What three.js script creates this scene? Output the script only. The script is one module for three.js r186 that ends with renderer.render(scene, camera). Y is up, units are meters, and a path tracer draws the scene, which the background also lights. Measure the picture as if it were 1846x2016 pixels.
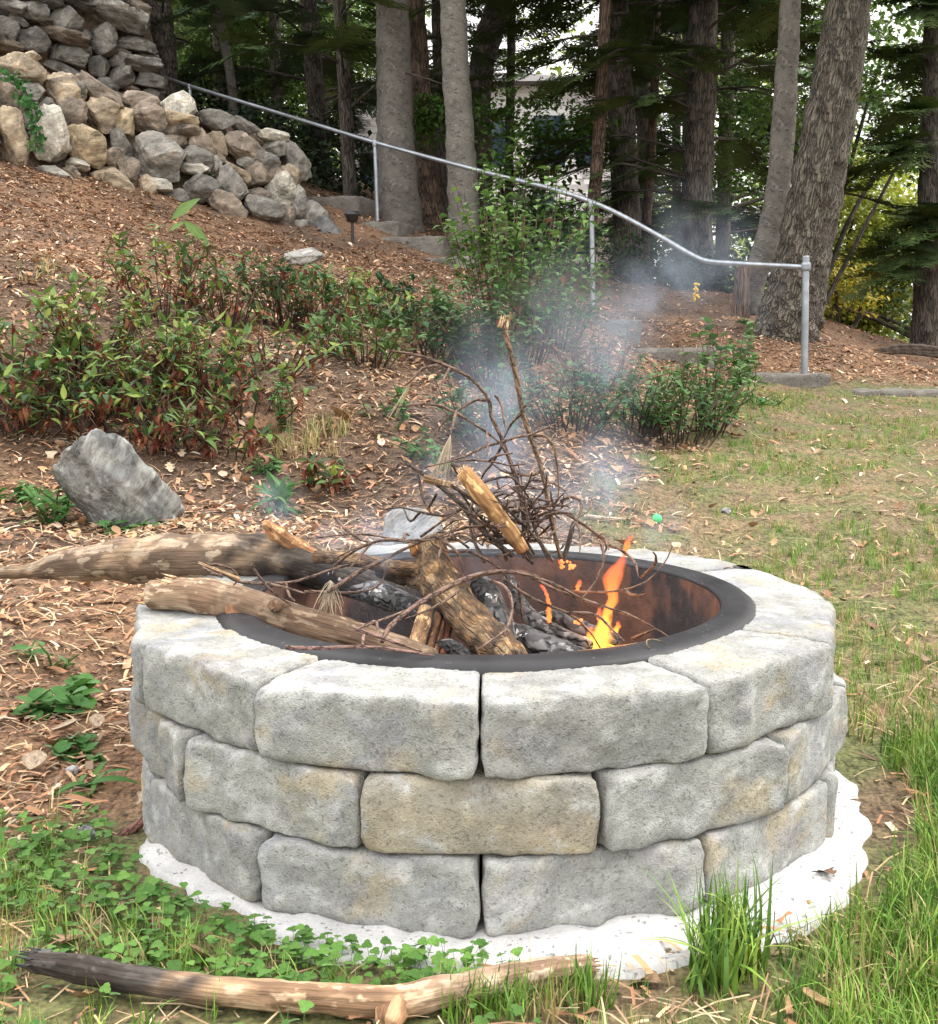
import * as THREE from 'three';
import { mergeGeometries, mergeVertices } from 'three/addons/utils/BufferGeometryUtils.js';
import { createNoise3D } from 'simplex-noise';

// ---------------------------------------------------------------- camera, sky, sun, exposure
const scene = new THREE.Scene();
const W = 1846, H = 2016, F = 2290.5;                     // the photograph as it was measured, and its focal length in those pixels
const camera = new THREE.PerspectiveCamera(2 * Math.atan(H / 2 / F) * 180 / Math.PI, W / H, 0.05, 400);
camera.position.set(-0.0285, 0.773, 2.038);
camera.rotation.set(-0.1424, 0, -0.0065, 'YXZ');
camera.updateMatrixWorld(true);
const renderer = new THREE.WebGLRenderer({ antialias: true });
renderer.toneMapping = THREE.LinearToneMapping;
renderer.toneMappingExposure = 1.8;
renderer.shadowMap.enabled = true;
const SKY_ZENITH = [2.04, 2.0, 1.95], SKY_LOW = [0.75, 0.74, 0.73];
const sun = new THREE.DirectionalLight(new THREE.Color(1, 0.93, 0.82), 1.5);
sun.position.set(22, 26, -9); sun.target.position.set(0, 0, -4);
sun.shadow.radius = 24; sun.shadow.mapSize.set(2048, 2048);
Object.assign(sun.shadow.camera, { left: -30, right: 30, top: 30, bottom: -30, near: 1, far: 120 });
scene.add(sun, sun.target);

// ---------------------------------------------------------------- helpers
function rngOf(s) { return () => { s = (s + 0x6d2b79f5) | 0; let t = Math.imul(s ^ (s >>> 15), 1 | s); t = (t + Math.imul(t ^ (t >>> 7), 61 | t)) ^ t; return ((t ^ (t >>> 14)) >>> 0) / 4294967296; }; }
let rnd = rngOf(12345);
const n3 = createNoise3D(rngOf(77));
const R = (a, b) => a + (b - a) * rnd();
const V = (x, y, z) => new THREE.Vector3(x, y, z);
const { clamp, lerp, smoothstep } = THREE.MathUtils;
const fbm = (x, y, z, o = 4) => { let s = 0, a = 0.5; for (let i = 0; i < o; i++) { s += a * n3(x, y, z); x *= 2.03; y *= 2.03; z *= 2.03; a *= 0.5; } return s; };
const pick = (a) => a[Math.floor(rnd() * a.length)];
const C = (r, g, b) => new THREE.Color().setRGB(r, g, b);

// sky: bright thin overcast, the same all round
{
  const w = 512, h = 256, d = new Float32Array(w * h * 4);
  for (let j = 0; j < h; j++) for (let i = 0; i < w; i++) {
    const el = ((j + 0.5) / h - 0.5) * Math.PI, az = (i / w) * 2 * Math.PI, t = Math.pow(Math.max(0, Math.sin(el)), 0.7);
    const c = 1 + 0.16 * fbm(Math.cos(az) * Math.cos(el) * 2.2, Math.sin(el) * 3.4, Math.sin(az) * Math.cos(el) * 2.2, 4);
    for (let k = 0; k < 3; k++) d[(j * w + i) * 4 + k] = lerp(SKY_LOW[k], SKY_ZENITH[k], t) * c;
    d[(j * w + i) * 4 + 3] = 1;
  }
  const t = new THREE.DataTexture(d, w, h, THREE.RGBAFormat, THREE.FloatType);
  t.mapping = THREE.EquirectangularReflectionMapping; t.magFilter = THREE.LinearFilter; t.needsUpdate = true;
  scene.background = t; scene.environment = t;
}

// names, labels
const used = new Map();
function numbered(n) { const k = used.get(n) ?? 0; used.set(n, k + 1); return k ? n + '_' + String(k).padStart(3, '0') : n; }
function tag(o, label, category, group, kind) { if (label) o.userData.label = label; if (category) o.userData.category = category; if (group) o.userData.group = group; if (kind) o.userData.kind = kind; return o; }
function thing(name, label, category, pos, group) { const o = new THREE.Group(); o.name = numbered(name); if (pos) o.position.copy(pos); scene.add(o); o.updateMatrixWorld(true); return tag(o, label, category, group); }
function part(name, geo, mat, parent) {           // geometry in world coordinates, moved into its parent's frame
  const m = new THREE.Mesh(geo, mat); m.name = name;
  if (parent !== scene) { parent.updateMatrixWorld(true); m.position.copy(parent.worldToLocal(V(0, 0, 0))); }
  parent.add(m); return m;
}
function lone(name, label, category, geo, mat, group, kind) { const m = new THREE.Mesh(geo, mat); m.name = numbered(name); scene.add(m); return tag(m, label, category, group, kind); }
const X1 = new THREE.Matrix4(), Q1 = new THREE.Quaternion();
function inst(name, geo, mat, list, parent = scene) {         // list of [Matrix4, Color]
  const m = new THREE.InstancedMesh(geo, mat, list.length); m.name = parent === scene ? numbered(name) : name;
  list.forEach(([mm, c], i) => { m.setMatrixAt(i, mm); if (c) m.setColorAt(i, c); });
  if (parent !== scene) { parent.updateMatrixWorld(true); m.position.copy(parent.worldToLocal(V(0, 0, 0))); }
  parent.add(m); return m;
}
const mat4 = (p, e, s) => new THREE.Matrix4().compose(p, new THREE.Quaternion().setFromEuler(e), typeof s === 'number' ? V(s, s, s) : s);
const jit = (c, a) => { const k = 1 + R(-a, a); return C(c[0] * k * (1 + R(-a, a) * 0.3), c[1] * k, c[2] * k * (1 + R(-a, a) * 0.3)); };

// a picture position at a depth along the ground from the camera -> a point in the place
const camZ = camera.position.z;
function dirOf(px, py) { return V((px - W / 2) / F, -(py - H / 2) / F, -1).applyQuaternion(camera.quaternion); }
function P(px, py, d) { const v = dirOf(px, py); return v.multiplyScalar(d / -v.z).add(camera.position); }

// ---------------------------------------------------------------- terrain: a thin-plate surface through measured spots
const spots = [];
for (const [px, py, d] of [[1846, 785, 8.3], [1700, 1000, 4.3], [1750, 1250, 2.9], [1300, 1050, 4.0], [600, 1000, 4.2], [700, 850, 4.7], [300, 860, 4.5], [100, 1010, 3.9], [0, 1300, 2.5], [200, 660, 5.2], [0, 610, 5.2],
  [0, 455, 7], [0, 330, 9.3], [300, 400, 9.8], [600, 462, 10.6], [450, 490, 9.3], [850, 535, 9.8], [1100, 610, 9.4], [1300, 660, 9.8], [1000, 790, 6], [1200, 880, 5.2], [1450, 765, 8], [700, 720, 5.5], [500, 680, 5.6], [700, 560, 8.5], [950, 620, 8.2],
  [1300, 605, 11], [1700, 690, 10.5], [1450, 585, 11.5], [1600, 660, 10.2], [1846, 690, 12], [900, 480, 12.5], [740, 436, 11.8], [850, 960, 4.4], [1650, 768, 8.6], [1230, 682, 9.3], [1350, 722, 8.95], [1560, 770, 8.6], [1560, 860, 6], [1800, 860, 6.3], [480, 1040, 3.6]]) { const p = P(px, py, d); spots.push([p.x, p.z, p.y]); }
for (const a of [0, 1, 2, 3, 4, 5, 6, 7, 8, 9]) spots.push([0.75 * Math.cos(a * 0.628), 0.75 * Math.sin(a * 0.628), 0]);
spots.push([0, 0, 0], [-0.6, 1, 0], [0.6, 1, 0], [0, 1.5, 0], [-2, 1.5, 0.02], [2, 1.5, -0.02], [-1.4, 0.4, 0.06], [1.4, 0, 0.0], [-3, 3, 0.05], [3, 3, -0.05], [0, 5, 0],
  [-5, -14, 3.6], [-1, -18, 3.2], [4, -14, 0.9], [4, -22, 0.9], [10, -14, 0.7], [10, -25, 0.6], [-12, -16, 4.6], [-8, -8, 2.6], [-6, -3, 1.2], [8, -4, 0.2], [-4, -25, 3.4], [9, 3, -0.1], [-8, 3, 0.4]);
const tps = (() => {
  const n = spots.length, N = n + 3, A = [], U = (r2) => (r2 < 1e-9 ? 0 : 0.5 * r2 * Math.log(r2));
  for (let i = 0; i < N; i++) A.push(new Float64Array(N + 1));
  for (let i = 0; i < n; i++) {
    for (let j = 0; j < n; j++) A[i][j] = U((spots[i][0] - spots[j][0]) ** 2 + (spots[i][1] - spots[j][1]) ** 2) + (i === j ? 0.02 : 0);
    A[i][n] = A[n][i] = 1; A[i][n + 1] = A[n + 1][i] = spots[i][0]; A[i][n + 2] = A[n + 2][i] = spots[i][1]; A[i][N] = spots[i][2];
  }
  for (let c = 0; c < N; c++) {
    let p = c; for (let r = c + 1; r < N; r++) if (Math.abs(A[r][c]) > Math.abs(A[p][c])) p = r;
    [A[c], A[p]] = [A[p], A[c]];
    for (let r = 0; r < N; r++) if (r !== c) { const k = A[r][c] / A[c][c]; if (k) for (let q = c; q <= N; q++) A[r][q] -= k * A[c][q]; }
  }
  const w = A.map((r, i) => r[N] / r[i]);
  return (x, z) => { let s = w[n] + w[n + 1] * x + w[n + 2] * z; for (let i = 0; i < n; i++) s += w[i] * U((x - spots[i][0]) ** 2 + (z - spots[i][1]) ** 2); return s; };
})();
function baseHeight(x, z) {
  const cx = clamp(x, -13, 11), cz = clamp(z, -27, 5), h = tps(cx, cz), out = Math.hypot(x - cx, z - cz);
  return lerp(h, clamp(h, -1, 5), smoothstep(out, 0, 6));
}
function height(x, z) {
  const r = Math.hypot(x, z), near = smoothstep(r, 0.7, 1.3);
  let h = lerp(Math.min(0, baseHeight(x, z)) * 0.3, baseHeight(x, z), near);
  if (r < 14) h += near * (0.014 * n3(x * 2.1, 0, z * 2.1) + 0.008 * n3(x * 6.3, 3, z * 6.3));
  return h;
}
function G(px, py) {                                          // where the sight line through a picture position meets the ground
  const v = dirOf(px, py); let t = 1;
  for (let i = 0; i < 400; i++) { const x = camera.position.x + v.x * t, y = camera.position.y + v.y * t, z = camera.position.z + v.z * t, g = y - height(x, z); if (g < 0.004) return V(x, height(x, z), z); t += Math.max(0.01, Math.min(0.2, g * 0.7)); if (t > 40) break; }
  return V(camera.position.x + v.x * 9, height(camera.position.x + v.x * 9, camera.position.z + v.z * 9), camera.position.z + v.z * 9);
}
const onGround = (x, z, up = 0) => V(x, height(x, z) + up, z);
// how much lawn (0 wood chips and litter, 1 lawn)
function lawn(x, z) {
  const d = camZ - z, w = 0.16 * n3(x * 1.9, 9, z * 1.9) + 0.07 * n3(x * 6, 4, z * 6);
  const right = smoothstep(x + w * 1.6 - (d < 2.6 ? 0.42 : 0.3 + (d - 3.7) * 0.36), -0.12, 0.2) * (d > 8.6 ? smoothstep(9.2 - d, 0, 0.5) : 1);
  const front = smoothstep(1.78 + w - d, -0.08, 0.1);
  return clamp(Math.max(right, front), 0, 1);
}

// ---------------------------------------------------------------- computed textures
function tile(u, v, f, s, fv = f) {                           // value noise that repeats over 0..1
  const x = u * f, y = v * fv, xi = Math.floor(x), yi = Math.floor(y), a = x - xi, b = y - yi, m = (k, q) => ((k % q) + q) % q;
  const h = (i, j) => { let t = Math.imul(m(i, f) + 1, 374761393) ^ Math.imul(m(j, fv) + 1, 668265263) ^ Math.imul(s + 1, 2147483647 / 7 | 0); t = Math.imul(t ^ (t >>> 13), 1274126177); return ((t ^ (t >>> 16)) >>> 0) / 4294967296; };
  const p = a * a * (3 - 2 * a), q = b * b * (3 - 2 * b);
  return lerp(lerp(h(xi, yi), h(xi + 1, yi), p), lerp(h(xi, yi + 1), h(xi + 1, yi + 1), p), q);
}
const tfbm = (u, v, f, s, o = 4, fv = f) => { let t = 0, a = 0.5, n = 0; for (let i = 0; i < o; i++) { t += a * tile(u, v, f, s + i * 17, fv); n += a; a *= 0.55; f *= 2; fv *= 2; } return t / n; };
function tex(size, fn, rep = 1, srgb = false) {
  const d = new Uint8Array(size * size * 4);
  for (let j = 0; j < size; j++) for (let i = 0; i < size; i++) { const c = fn((i + 0.5) / size, (j + 0.5) / size), o = (j * size + i) * 4; for (let k = 0; k < 3; k++) d[o + k] = clamp(Math.round((Array.isArray(c) ? c[k] : c) * 255), 0, 255); d[o + 3] = 255; }
  const t = new THREE.DataTexture(d, size, size); t.wrapS = t.wrapT = THREE.RepeatWrapping; t.magFilter = THREE.LinearFilter; t.repeat.set(rep, rep); t.needsUpdate = true;
  if (srgb) t.colorSpace = THREE.SRGBColorSpace;
  return t;
}
const mixc = (a, b, t) => [lerp(a[0], b[0], t), lerp(a[1], b[1], t), lerp(a[2], b[2], t)];
const ss = (x, a, b) => smoothstep(x, a, b);
const T = {
  concrete: tex(1024, (u, v) => { const g = tfbm(u, v, 10, 1, 4), f = tile(u, v, 190, 5), f2 = tile(u, v, 330, 6), f3 = tile(u, v, 90, 12); let k = 0.64 + 0.4 * (g - 0.5) + 0.16 * (f - 0.5) + 0.17 * (f2 - 0.5) + 0.12 * (f3 - 0.5); if (tfbm(u, v, 70, 8, 2) > 0.77) k *= 0.72; k += 0.2 * ss(tfbm(u, v, 9, 31, 5), 0.57, 0.72); return k; }),
  concreteBump: tex(1024, (u, v) => clamp(0.5 + 0.7 * (tfbm(u, v, 34, 3, 4) - 0.5) + 0.4 * (tile(u, v, 190, 5) - 0.5) - (tfbm(u, v, 70, 8, 2) > 0.73 ? 0.4 : 0), 0, 1)),
  rock: tex(512, (u, v) => { const g = tfbm(u, v, 5, 41, 5), f = tile(u, v, 120, 7), l = tfbm(u, v, 12, 52, 4); return 0.58 + 0.5 * (g - 0.5) + 0.3 * (f - 0.5) + 0.34 * ss(l, 0.58, 0.7) - 0.25 * ss(tfbm(u, v, 9, 61, 4), 0.58, 0.7); }),
  rockBump: tex(512, (u, v) => 0.5 + 0.9 * (tfbm(u, v, 9, 43, 5) - 0.5)),
  bark: tex(512, (u, v) => { const w = 0.09 * (tfbm(u, v, 4, 3, 3) - 0.5), r = Math.abs(tfbm(u + w, v, 22, 15, 3, 5) - 0.5) * 2, p = tfbm(u, v, 8, 21, 4); const k = ss(r, 0.02, 0.28); return 0.2 + 0.5 * k + 0.34 * (tile(u, v, 90, 4, 40) - 0.5) + 0.3 * (p - 0.5); }),
  barkBump: tex(512, (u, v) => { const w = 0.09 * (tfbm(u, v, 4, 3, 3) - 0.5), r = Math.abs(tfbm(u + w, v, 22, 15, 3, 5) - 0.5) * 2; return ss(r, 0.0, 0.35) * 0.85 + 0.15 * tile(u, v, 90, 4, 40); }),
  smooth: tex(512, (u, v) => { const b = tfbm(u, v, 6, 71, 5), s = tile(u, v, 40, 75, 90), l = tfbm(u, v, 14, 81, 4); return 0.56 + 0.5 * (b - 0.5) + 0.16 * (s - 0.5) + 0.3 * ss(l, 0.6, 0.72) - 0.28 * ss(tfbm(u, v, 24, 91, 3), 0.66, 0.78); }),
  wood: tex(512, (u, v) => { const g = tfbm(u, v, 30, 101, 4, 3), b = tfbm(u, v, 5, 111, 5), c = tfbm(u, v, 9, 121, 4); let k = mixc([0.54, 0.44, 0.345], [0.32, 0.24, 0.18], ss(b, 0.42, 0.6)); k = mixc(k, [0.8, 0.72, 0.61], ss(c, 0.56, 0.66)); const q = 0.7 + 0.65 * (g - 0.2); return k.map((x) => x * q); }),
  woodBump: tex(512, (u, v) => 0.5 + 0.6 * (tfbm(u, v, 30, 101, 4, 3) - 0.5) + 0.5 * (tfbm(u, v, 9, 121, 4) - 0.5)),
  char: tex(512, (u, v) => { const a = Math.abs(tfbm(u, v, 9, 131, 3) - 0.5) * 2, b = Math.abs(tfbm(u, v, 8, 141, 3, 12) - 0.5) * 2, cr = Math.min(a, b), e = tfbm(u, v, 12, 151, 5); let k = 0.10 + 0.16 * ss(cr, 0.03, 0.2) + 0.1 * (tile(u, v, 60, 3) - 0.5); const as = ss(e, 0.6, 0.68); return mixc([k, k * 0.97, k * 0.97], [0.72, 0.71, 0.69], as); }),
  charBump: tex(512, (u, v) => { const a = Math.abs(tfbm(u, v, 9, 131, 3) - 0.5) * 2, b = Math.abs(tfbm(u, v, 8, 141, 3, 12) - 0.5) * 2; return ss(Math.min(a, b), 0.0, 0.25); }),
  lichen: tex(512, (u, v) => { const b = tfbm(u, v, 6, 161, 5), g = tfbm(u, v, 26, 171, 4, 8), c = tfbm(u, v, 10, 181, 5); let k = mixc([0.16, 0.115, 0.085], [0.36, 0.27, 0.19], ss(b, 0.4, 0.62)); k = mixc(k, [0.46, 0.39, 0.31], ss(c, 0.57, 0.66)); const q = 0.6 + 0.8 * g; return k.map((x) => x * q); }),
  grit: tex(1024, (u, v) => {                                  // short overlapping fibres and dirt
    const q = tfbm(u, v, 40, 191, 4), a = tile(u + 0.3 * v, v - 0.2 * u, 200, 2, 50), b = tile(u, v, 60, 3, 210), c = tile(u, v, 150, 9); return 0.42 + 0.5 * (q - 0.5) + 0.42 * (Math.max(a, b) - 0.6) + 0.3 * (c - 0.5); }),
  gritBump: tex(512, (u, v) => 0.5 * tfbm(u, v, 40, 193, 3) + 0.3 * tile(u, v, 100, 2, 30) + 0.2 * tile(u, v, 30, 3, 110)),
  steel: tex(512, (u, v) => { const g = tfbm(u, v, 8, 201, 4), s = tfbm(u, v, 130, 205, 2) > 0.86 ? 1 : 0; return (() => { const k = 0.12 + 0.12 * (g - 0.5) + 0.16 * ss(tfbm(u, v, 5, 209, 5), 0.58, 0.72); return mixc([k * 1.05, k, k * 0.98], [0.6, 0.58, 0.55], s); })(); }),
  steelRough: tex(256, (u, v) => 0.75 + 0.5 * (tfbm(u, v, 6, 211, 4) - 0.5)),
  rust: tex(512, (u, v) => { const g = tfbm(u, v, 6, 221, 5), s = tfbm(u, v, 40, 231, 3), st = tfbm(u, v, 9, 241, 4, 5); let k = mixc([0.2, 0.125, 0.1], [0.33, 0.17, 0.11], ss(g, 0.4, 0.62)); k = mixc(k, [0.09, 0.08, 0.085], ss(st, 0.52, 0.66)); return k.map((x) => x * (0.6 + 0.8 * s)); }),
  zinc: tex(256, (u, v) => 0.72 + 0.5 * (tfbm(u, v, 16, 251, 4) - 0.5)),
  sandy: tex(512, (u, v) => 0.86 + 0.4 * (tfbm(u, v, 6, 271, 5) - 0.5) + 0.16 * (tile(u, v, 150, 3) - 0.5) - (tfbm(u, v, 60, 275, 2) > 0.8 ? 0.35 : 0)),
  oak: tex(512, (u, v) => { const w = 0.05 * (tfbm(u, v, 5, 303, 3) - 0.5), q = Math.abs(tfbm(u + w, v, 26, 315, 3, 5) - 0.5) * 2, k = ss(q, 0.02, 0.3), l = tfbm(u, v, 9, 321, 4); return 0.2 + 0.42 * k + 0.3 * (tile(u, v, 110, 4, 30) - 0.5) + 0.5 * (l - 0.5); }),
  oakBump: tex(512, (u, v) => { const w = 0.05 * (tfbm(u, v, 5, 303, 3) - 0.5), q = Math.abs(tfbm(u + w, v, 26, 315, 3, 5) - 0.5) * 2; return ss(q, 0, 0.4) * 0.85 + 0.15 * tile(u, v, 110, 4, 30); }),
  leaf: tex(128, (u, v) => 0.75 + 0.3 * (tfbm(u, v, 6, 261, 3) - 0.5) + 0.16 * ss(0.06 - Math.abs(u - 0.5), 0, 0.04)),
};
const std = (o) => new THREE.MeshStandardMaterial({ roughness: 0.9, ...o });
const rep = (t, x, y = x) => { const c = t.clone(); c.repeat.set(x, y); c.needsUpdate = true; return c; };
const M = {
  block: std({ name: 'weathered concrete', color: C(0.95, 0.95, 0.95), vertexColors: true, map: rep(T.concrete, 3.2), bumpMap: rep(T.concreteBump, 3.2), bumpScale: 0.0016, roughness: 0.95 }),
  sand: std({ name: 'white mortar sand', color: C(0.56, 0.555, 0.56), map: rep(T.sandy, 2.4), bumpMap: rep(T.sandy, 2.4), bumpScale: 0.004, roughness: 1 }),
  steel: new THREE.MeshPhysicalMaterial({ name: 'black painted steel', specularIntensity: 0.5, color: C(0.19, 0.2, 0.23), map: rep(T.steel, 1.6), roughnessMap: rep(T.steelRough, 2), roughness: 0.62, bumpMap: rep(T.steelRough, 5), bumpScale: 0.0008 }),
  rust: std({ name: 'burnt rusty steel', color: C(0.42, 0.4, 0.42), map: rep(T.rust, 1.3), roughness: 0.8, bumpMap: rep(T.concreteBump, 2), bumpScale: 0.001 }),
  rock: std({ name: 'field stone', color: C(1, 1, 1), vertexColors: true, map: rep(T.rock, 1.3), bumpMap: rep(T.rockBump, 1.3), bumpScale: 0.03, flatShading: false }),
  rockNear: std({ name: 'granite', color: C(1, 1, 1), vertexColors: true, map: rep(T.rock, 3), bumpMap: rep(T.rockBump, 3), bumpScale: 0.02 }),
  ground: std({ name: 'earth', color: C(1, 1, 1), vertexColors: true, map: rep(T.grit, 1.4), bumpMap: rep(T.gritBump, 1.4), bumpScale: 0.02, roughness: 1 }),
  oldWood: std({ name: 'weathered log wood', map: rep(T.wood, 6, 3.5), bumpMap: rep(T.woodBump, 6, 3.5), bumpScale: 0.005, vertexColors: true }),
  lichen: std({ name: 'rotting bark with pale lichen', map: rep(T.lichen, 5, 3.6), bumpMap: rep(T.woodBump, 5, 3.6), bumpScale: 0.006, vertexColors: true }),
  char: std({ name: 'charred wood', color: C(0.34, 0.34, 0.36), map: rep(T.char, 4, 3), bumpMap: rep(T.charBump, 4, 3), bumpScale: 0.008, roughness: 0.8 }),
  twig: std({ name: 'twig bark', map: rep(T.bark, 8, 14), bumpMap: rep(T.barkBump, 8, 14), bumpScale: 0.0015, vertexColors: true }),
  barkLog: std({ name: 'rough log bark', map: rep(T.lichen, 7, 6), bumpMap: rep(T.barkBump, 6, 7), bumpScale: 0.005, vertexColors: true }),
  cut: std({ name: 'broken pale wood', color: C(0.95, 0.78, 0.56), map: rep(T.wood, 8), roughness: 0.85 }),
  barkRough: std({ name: 'furrowed bark', color: C(0.25, 0.215, 0.17), map: rep(T.oak, 1.4, 1.0), bumpMap: rep(T.oakBump, 1.4, 1.0), bumpScale: 0.045 }),
  barkGrey: std({ name: 'smooth grey bark', color: C(0.24, 0.22, 0.195), map: rep(T.smooth, 1.6, 1), bumpMap: rep(T.smooth, 1.6, 1), bumpScale: 0.008 }),
  barkBrown: std({ name: 'conifer bark', color: C(0.24, 0.16, 0.115), map: rep(T.bark, 2, 1), bumpMap: rep(T.barkBump, 2, 1), bumpScale: 0.02 }),
  barkDark: std({ name: 'grey brown conifer bark', color: C(0.18, 0.15, 0.125), map: rep(T.bark, 2, 1), bumpMap: rep(T.barkBump, 2, 1), bumpScale: 0.02 }),
  step: std({ name: 'old concrete step', color: C(0.24, 0.22, 0.195), map: rep(T.concrete, 1.2), bumpMap: rep(T.concreteBump, 1.2), bumpScale: 0.008 }),
  zinc: std({ name: 'galvanised pipe', color: C(0.46, 0.5, 0.56), metalness: 0.75, roughness: 0.42, map: T.zinc }),
  leaf: new THREE.MeshPhysicalMaterial({ name: 'leaf', color: C(1, 1, 1), map: T.leaf, roughness: 0.7, specularIntensity: 0.35, transmission: 0.45, thickness: 0 }),
  leafFar: std({ name: 'far leaf', color: C(1, 1, 1), map: T.leaf, roughness: 0.85 }),
  dry: std({ name: 'dry litter', color: C(1, 1, 1), roughness: 0.95 }),
  needle: new THREE.MeshPhysicalMaterial({ name: 'conifer spray', color: C(1, 1, 1), roughness: 0.95, specularIntensity: 0.2 }),
  black: std({ name: 'black plastic', color: C(0.02, 0.02, 0.022), roughness: 0.5 }),
};

// ---------------------------------------------------------------- shape builders
function geoOf(pos, uv, idx, col) {
  const g = new THREE.BufferGeometry(); g.setAttribute('position', new THREE.Float32BufferAttribute(pos, 3)); g.setAttribute('uv', new THREE.Float32BufferAttribute(uv, 2));
  if (col) g.setAttribute('color', new THREE.Float32BufferAttribute(col, 3)); g.setIndex(idx); g.computeVertexNormals(); return g;
}
// a limb through points with radii: parallel frames, knobbly, closed ends. color(t, angle, p) optional
function limb(pts, radii, o = {}) {
  const { sides = 10, step = 0.03, rough = 0.08, freq = 18, color = null, seed = 0, cap = 0.5, flare = 0 } = o;
  const curve = pts.length === 2 ? new THREE.LineCurve3(pts[0], pts[1]) : new THREE.CatmullRomCurve3(pts, false, 'centripetal');
  const L = curve.getLength(), n = Math.max(3, Math.min(260, Math.ceil(L / step))), pos = [], uv = [], idx = [], col = color ? [] : null;
  let N = null; const tp = V(0, 0, 0), last = V(0, 0, 0), B = V(0, 0, 0), p = V(0, 0, 0), q = V(0, 0, 0);
  const circ = 2 * Math.PI * Math.max(...radii);
  const put = (t, k, scale, off) => {
    curve.getPoint(t, p); curve.getTangent(t, tp);
    if (!N) { N = Math.abs(tp.y) > 0.9 ? V(1, 0, 0) : V(0, 1, 0); }
    N.addScaledVector(tp, -N.dot(tp)).normalize(); B.crossVectors(tp, N);
    const f = t * (radii.length - 1), i = Math.min(radii.length - 2, Math.floor(f)), r0 = lerp(radii[i], radii[i + 1], f - i) * scale;
    for (let s = 0; s <= sides; s++) {
      const a = (s % sides) / sides * 2 * Math.PI, ca = Math.cos(a), sa = Math.sin(a);
      q.set(p.x + (N.x * ca + B.x * sa) * r0, p.y + (N.y * ca + B.y * sa) * r0, p.z + (N.z * ca + B.z * sa) * r0);
      let k2 = 1 + rough * (n3(q.x * freq + seed, q.y * freq, q.z * freq) + 0.5 * n3(q.x * freq * 2.7, q.y * freq * 2.7 + seed, q.z * freq * 2.7));
      if (flare) k2 += flare * Math.max(0, 1 - t / 0.16) ** 2 * (0.55 + 0.6 * n3(ca * 1.6 + seed, sa * 1.6, 2));
      q.set(p.x + (N.x * ca + B.x * sa) * r0 * k2 + tp.x * off, p.y + (N.y * ca + B.y * sa) * r0 * k2 + tp.y * off, p.z + (N.z * ca + B.z * sa) * r0 * k2 + tp.z * off);
      pos.push(q.x, q.y, q.z); uv.push(s / sides * circ, t * L);
      if (col) { const c = color(t, a, q); col.push(c[0], c[1], c[2]); }
    }
  };
  const rr = radii[0] * cap, r1 = radii[radii.length - 1] * cap;
  put(0, 0, 0.02, -rr * 0.5); put(0, 0, 0.75, -rr * 0.4);
  for (let k = 0; k <= n; k++) put(k / n, k, 1, 0);
  put(1, n, 0.75, r1 * 0.4); put(1, n, 0.02, r1 * 0.5);
  const rows = n + 5, w = sides + 1;
  for (let k = 0; k < rows - 1; k++) for (let s = 0; s < sides; s++) { const a = k * w + s, b = a + 1, c = a + w, d = c + 1; idx.push(a, c, b, b, c, d); }
  // flip so that faces look outward
  for (let k = 0; k < idx.length; k += 3) [idx[k + 1], idx[k + 2]] = [idx[k + 2], idx[k + 1]];
  const g = geoOf(pos, uv, idx, col);
  const nn = g.attributes.normal; for (let k = 0; k < rows; k++) { const a = k * w, b = a + sides, x = nn.getX(a) + nn.getX(b), y = nn.getY(a) + nn.getY(b), z = nn.getZ(a) + nn.getZ(b), l = Math.hypot(x, y, z) || 1; nn.setXYZ(a, x / l, y / l, z / l); nn.setXYZ(b, x / l, y / l, z / l); }
  return g;
}
// box with rounded, uneven edges and faces
function roundBox(w, h, d, r, sx, sy, sz, shape) {
  const g = new THREE.BoxGeometry(w, h, d, sx, sy, sz); const p = g.attributes.position, uv = g.attributes.uv, q = V(0, 0, 0), c = V(0, 0, 0), nrm = g.attributes.normal, col = [];
  const ou = rnd() * 5, ov = rnd() * 5;
  for (let i = 0; i < p.count; i++) {
    q.fromBufferAttribute(p, i);
    const ax = Math.abs(nrm.getX(i)), ay = Math.abs(nrm.getY(i));
    uv.setXY(i, (ax > 0.5 ? q.z : q.x) + ou, (ay > 0.5 ? q.z : q.y) + ov);
    c.set(clamp(q.x, -w / 2 + r, w / 2 - r), clamp(q.y, -h / 2 + r, h / 2 - r), clamp(q.z, -d / 2 + r, d / 2 - r));
    q.sub(c); const l = q.length(); if (l > 1e-9) q.multiplyScalar(Math.min(r, l) / l); q.add(c);
    const cc = shape(q); if (cc) col.push(cc[0], cc[1], cc[2]);
    p.setXYZ(i, q.x, q.y, q.z);
  }
  if (col.length) g.setAttribute('color', new THREE.Float32BufferAttribute(col, 3));
  smoothSeams(g); return g;
}
function smoothSeams(g) {                                     // normals shared by vertices in one place
  g.computeVertexNormals(); const p = g.attributes.position, n = g.attributes.normal, m = new Map();
  for (let i = 0; i < p.count; i++) { const k = Math.round(p.getX(i) * 2e4) + ',' + Math.round(p.getY(i) * 2e4) + ',' + Math.round(p.getZ(i) * 2e4); let e = m.get(k); if (!e) m.set(k, e = [0, 0, 0, []]); e[0] += n.getX(i); e[1] += n.getY(i); e[2] += n.getZ(i); e[3].push(i); }
  for (const e of m.values()) { const l = Math.hypot(e[0], e[1], e[2]) || 1; for (const i of e[3]) n.setXYZ(i, e[0] / l, e[1] / l, e[2] / l); }
}
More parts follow.
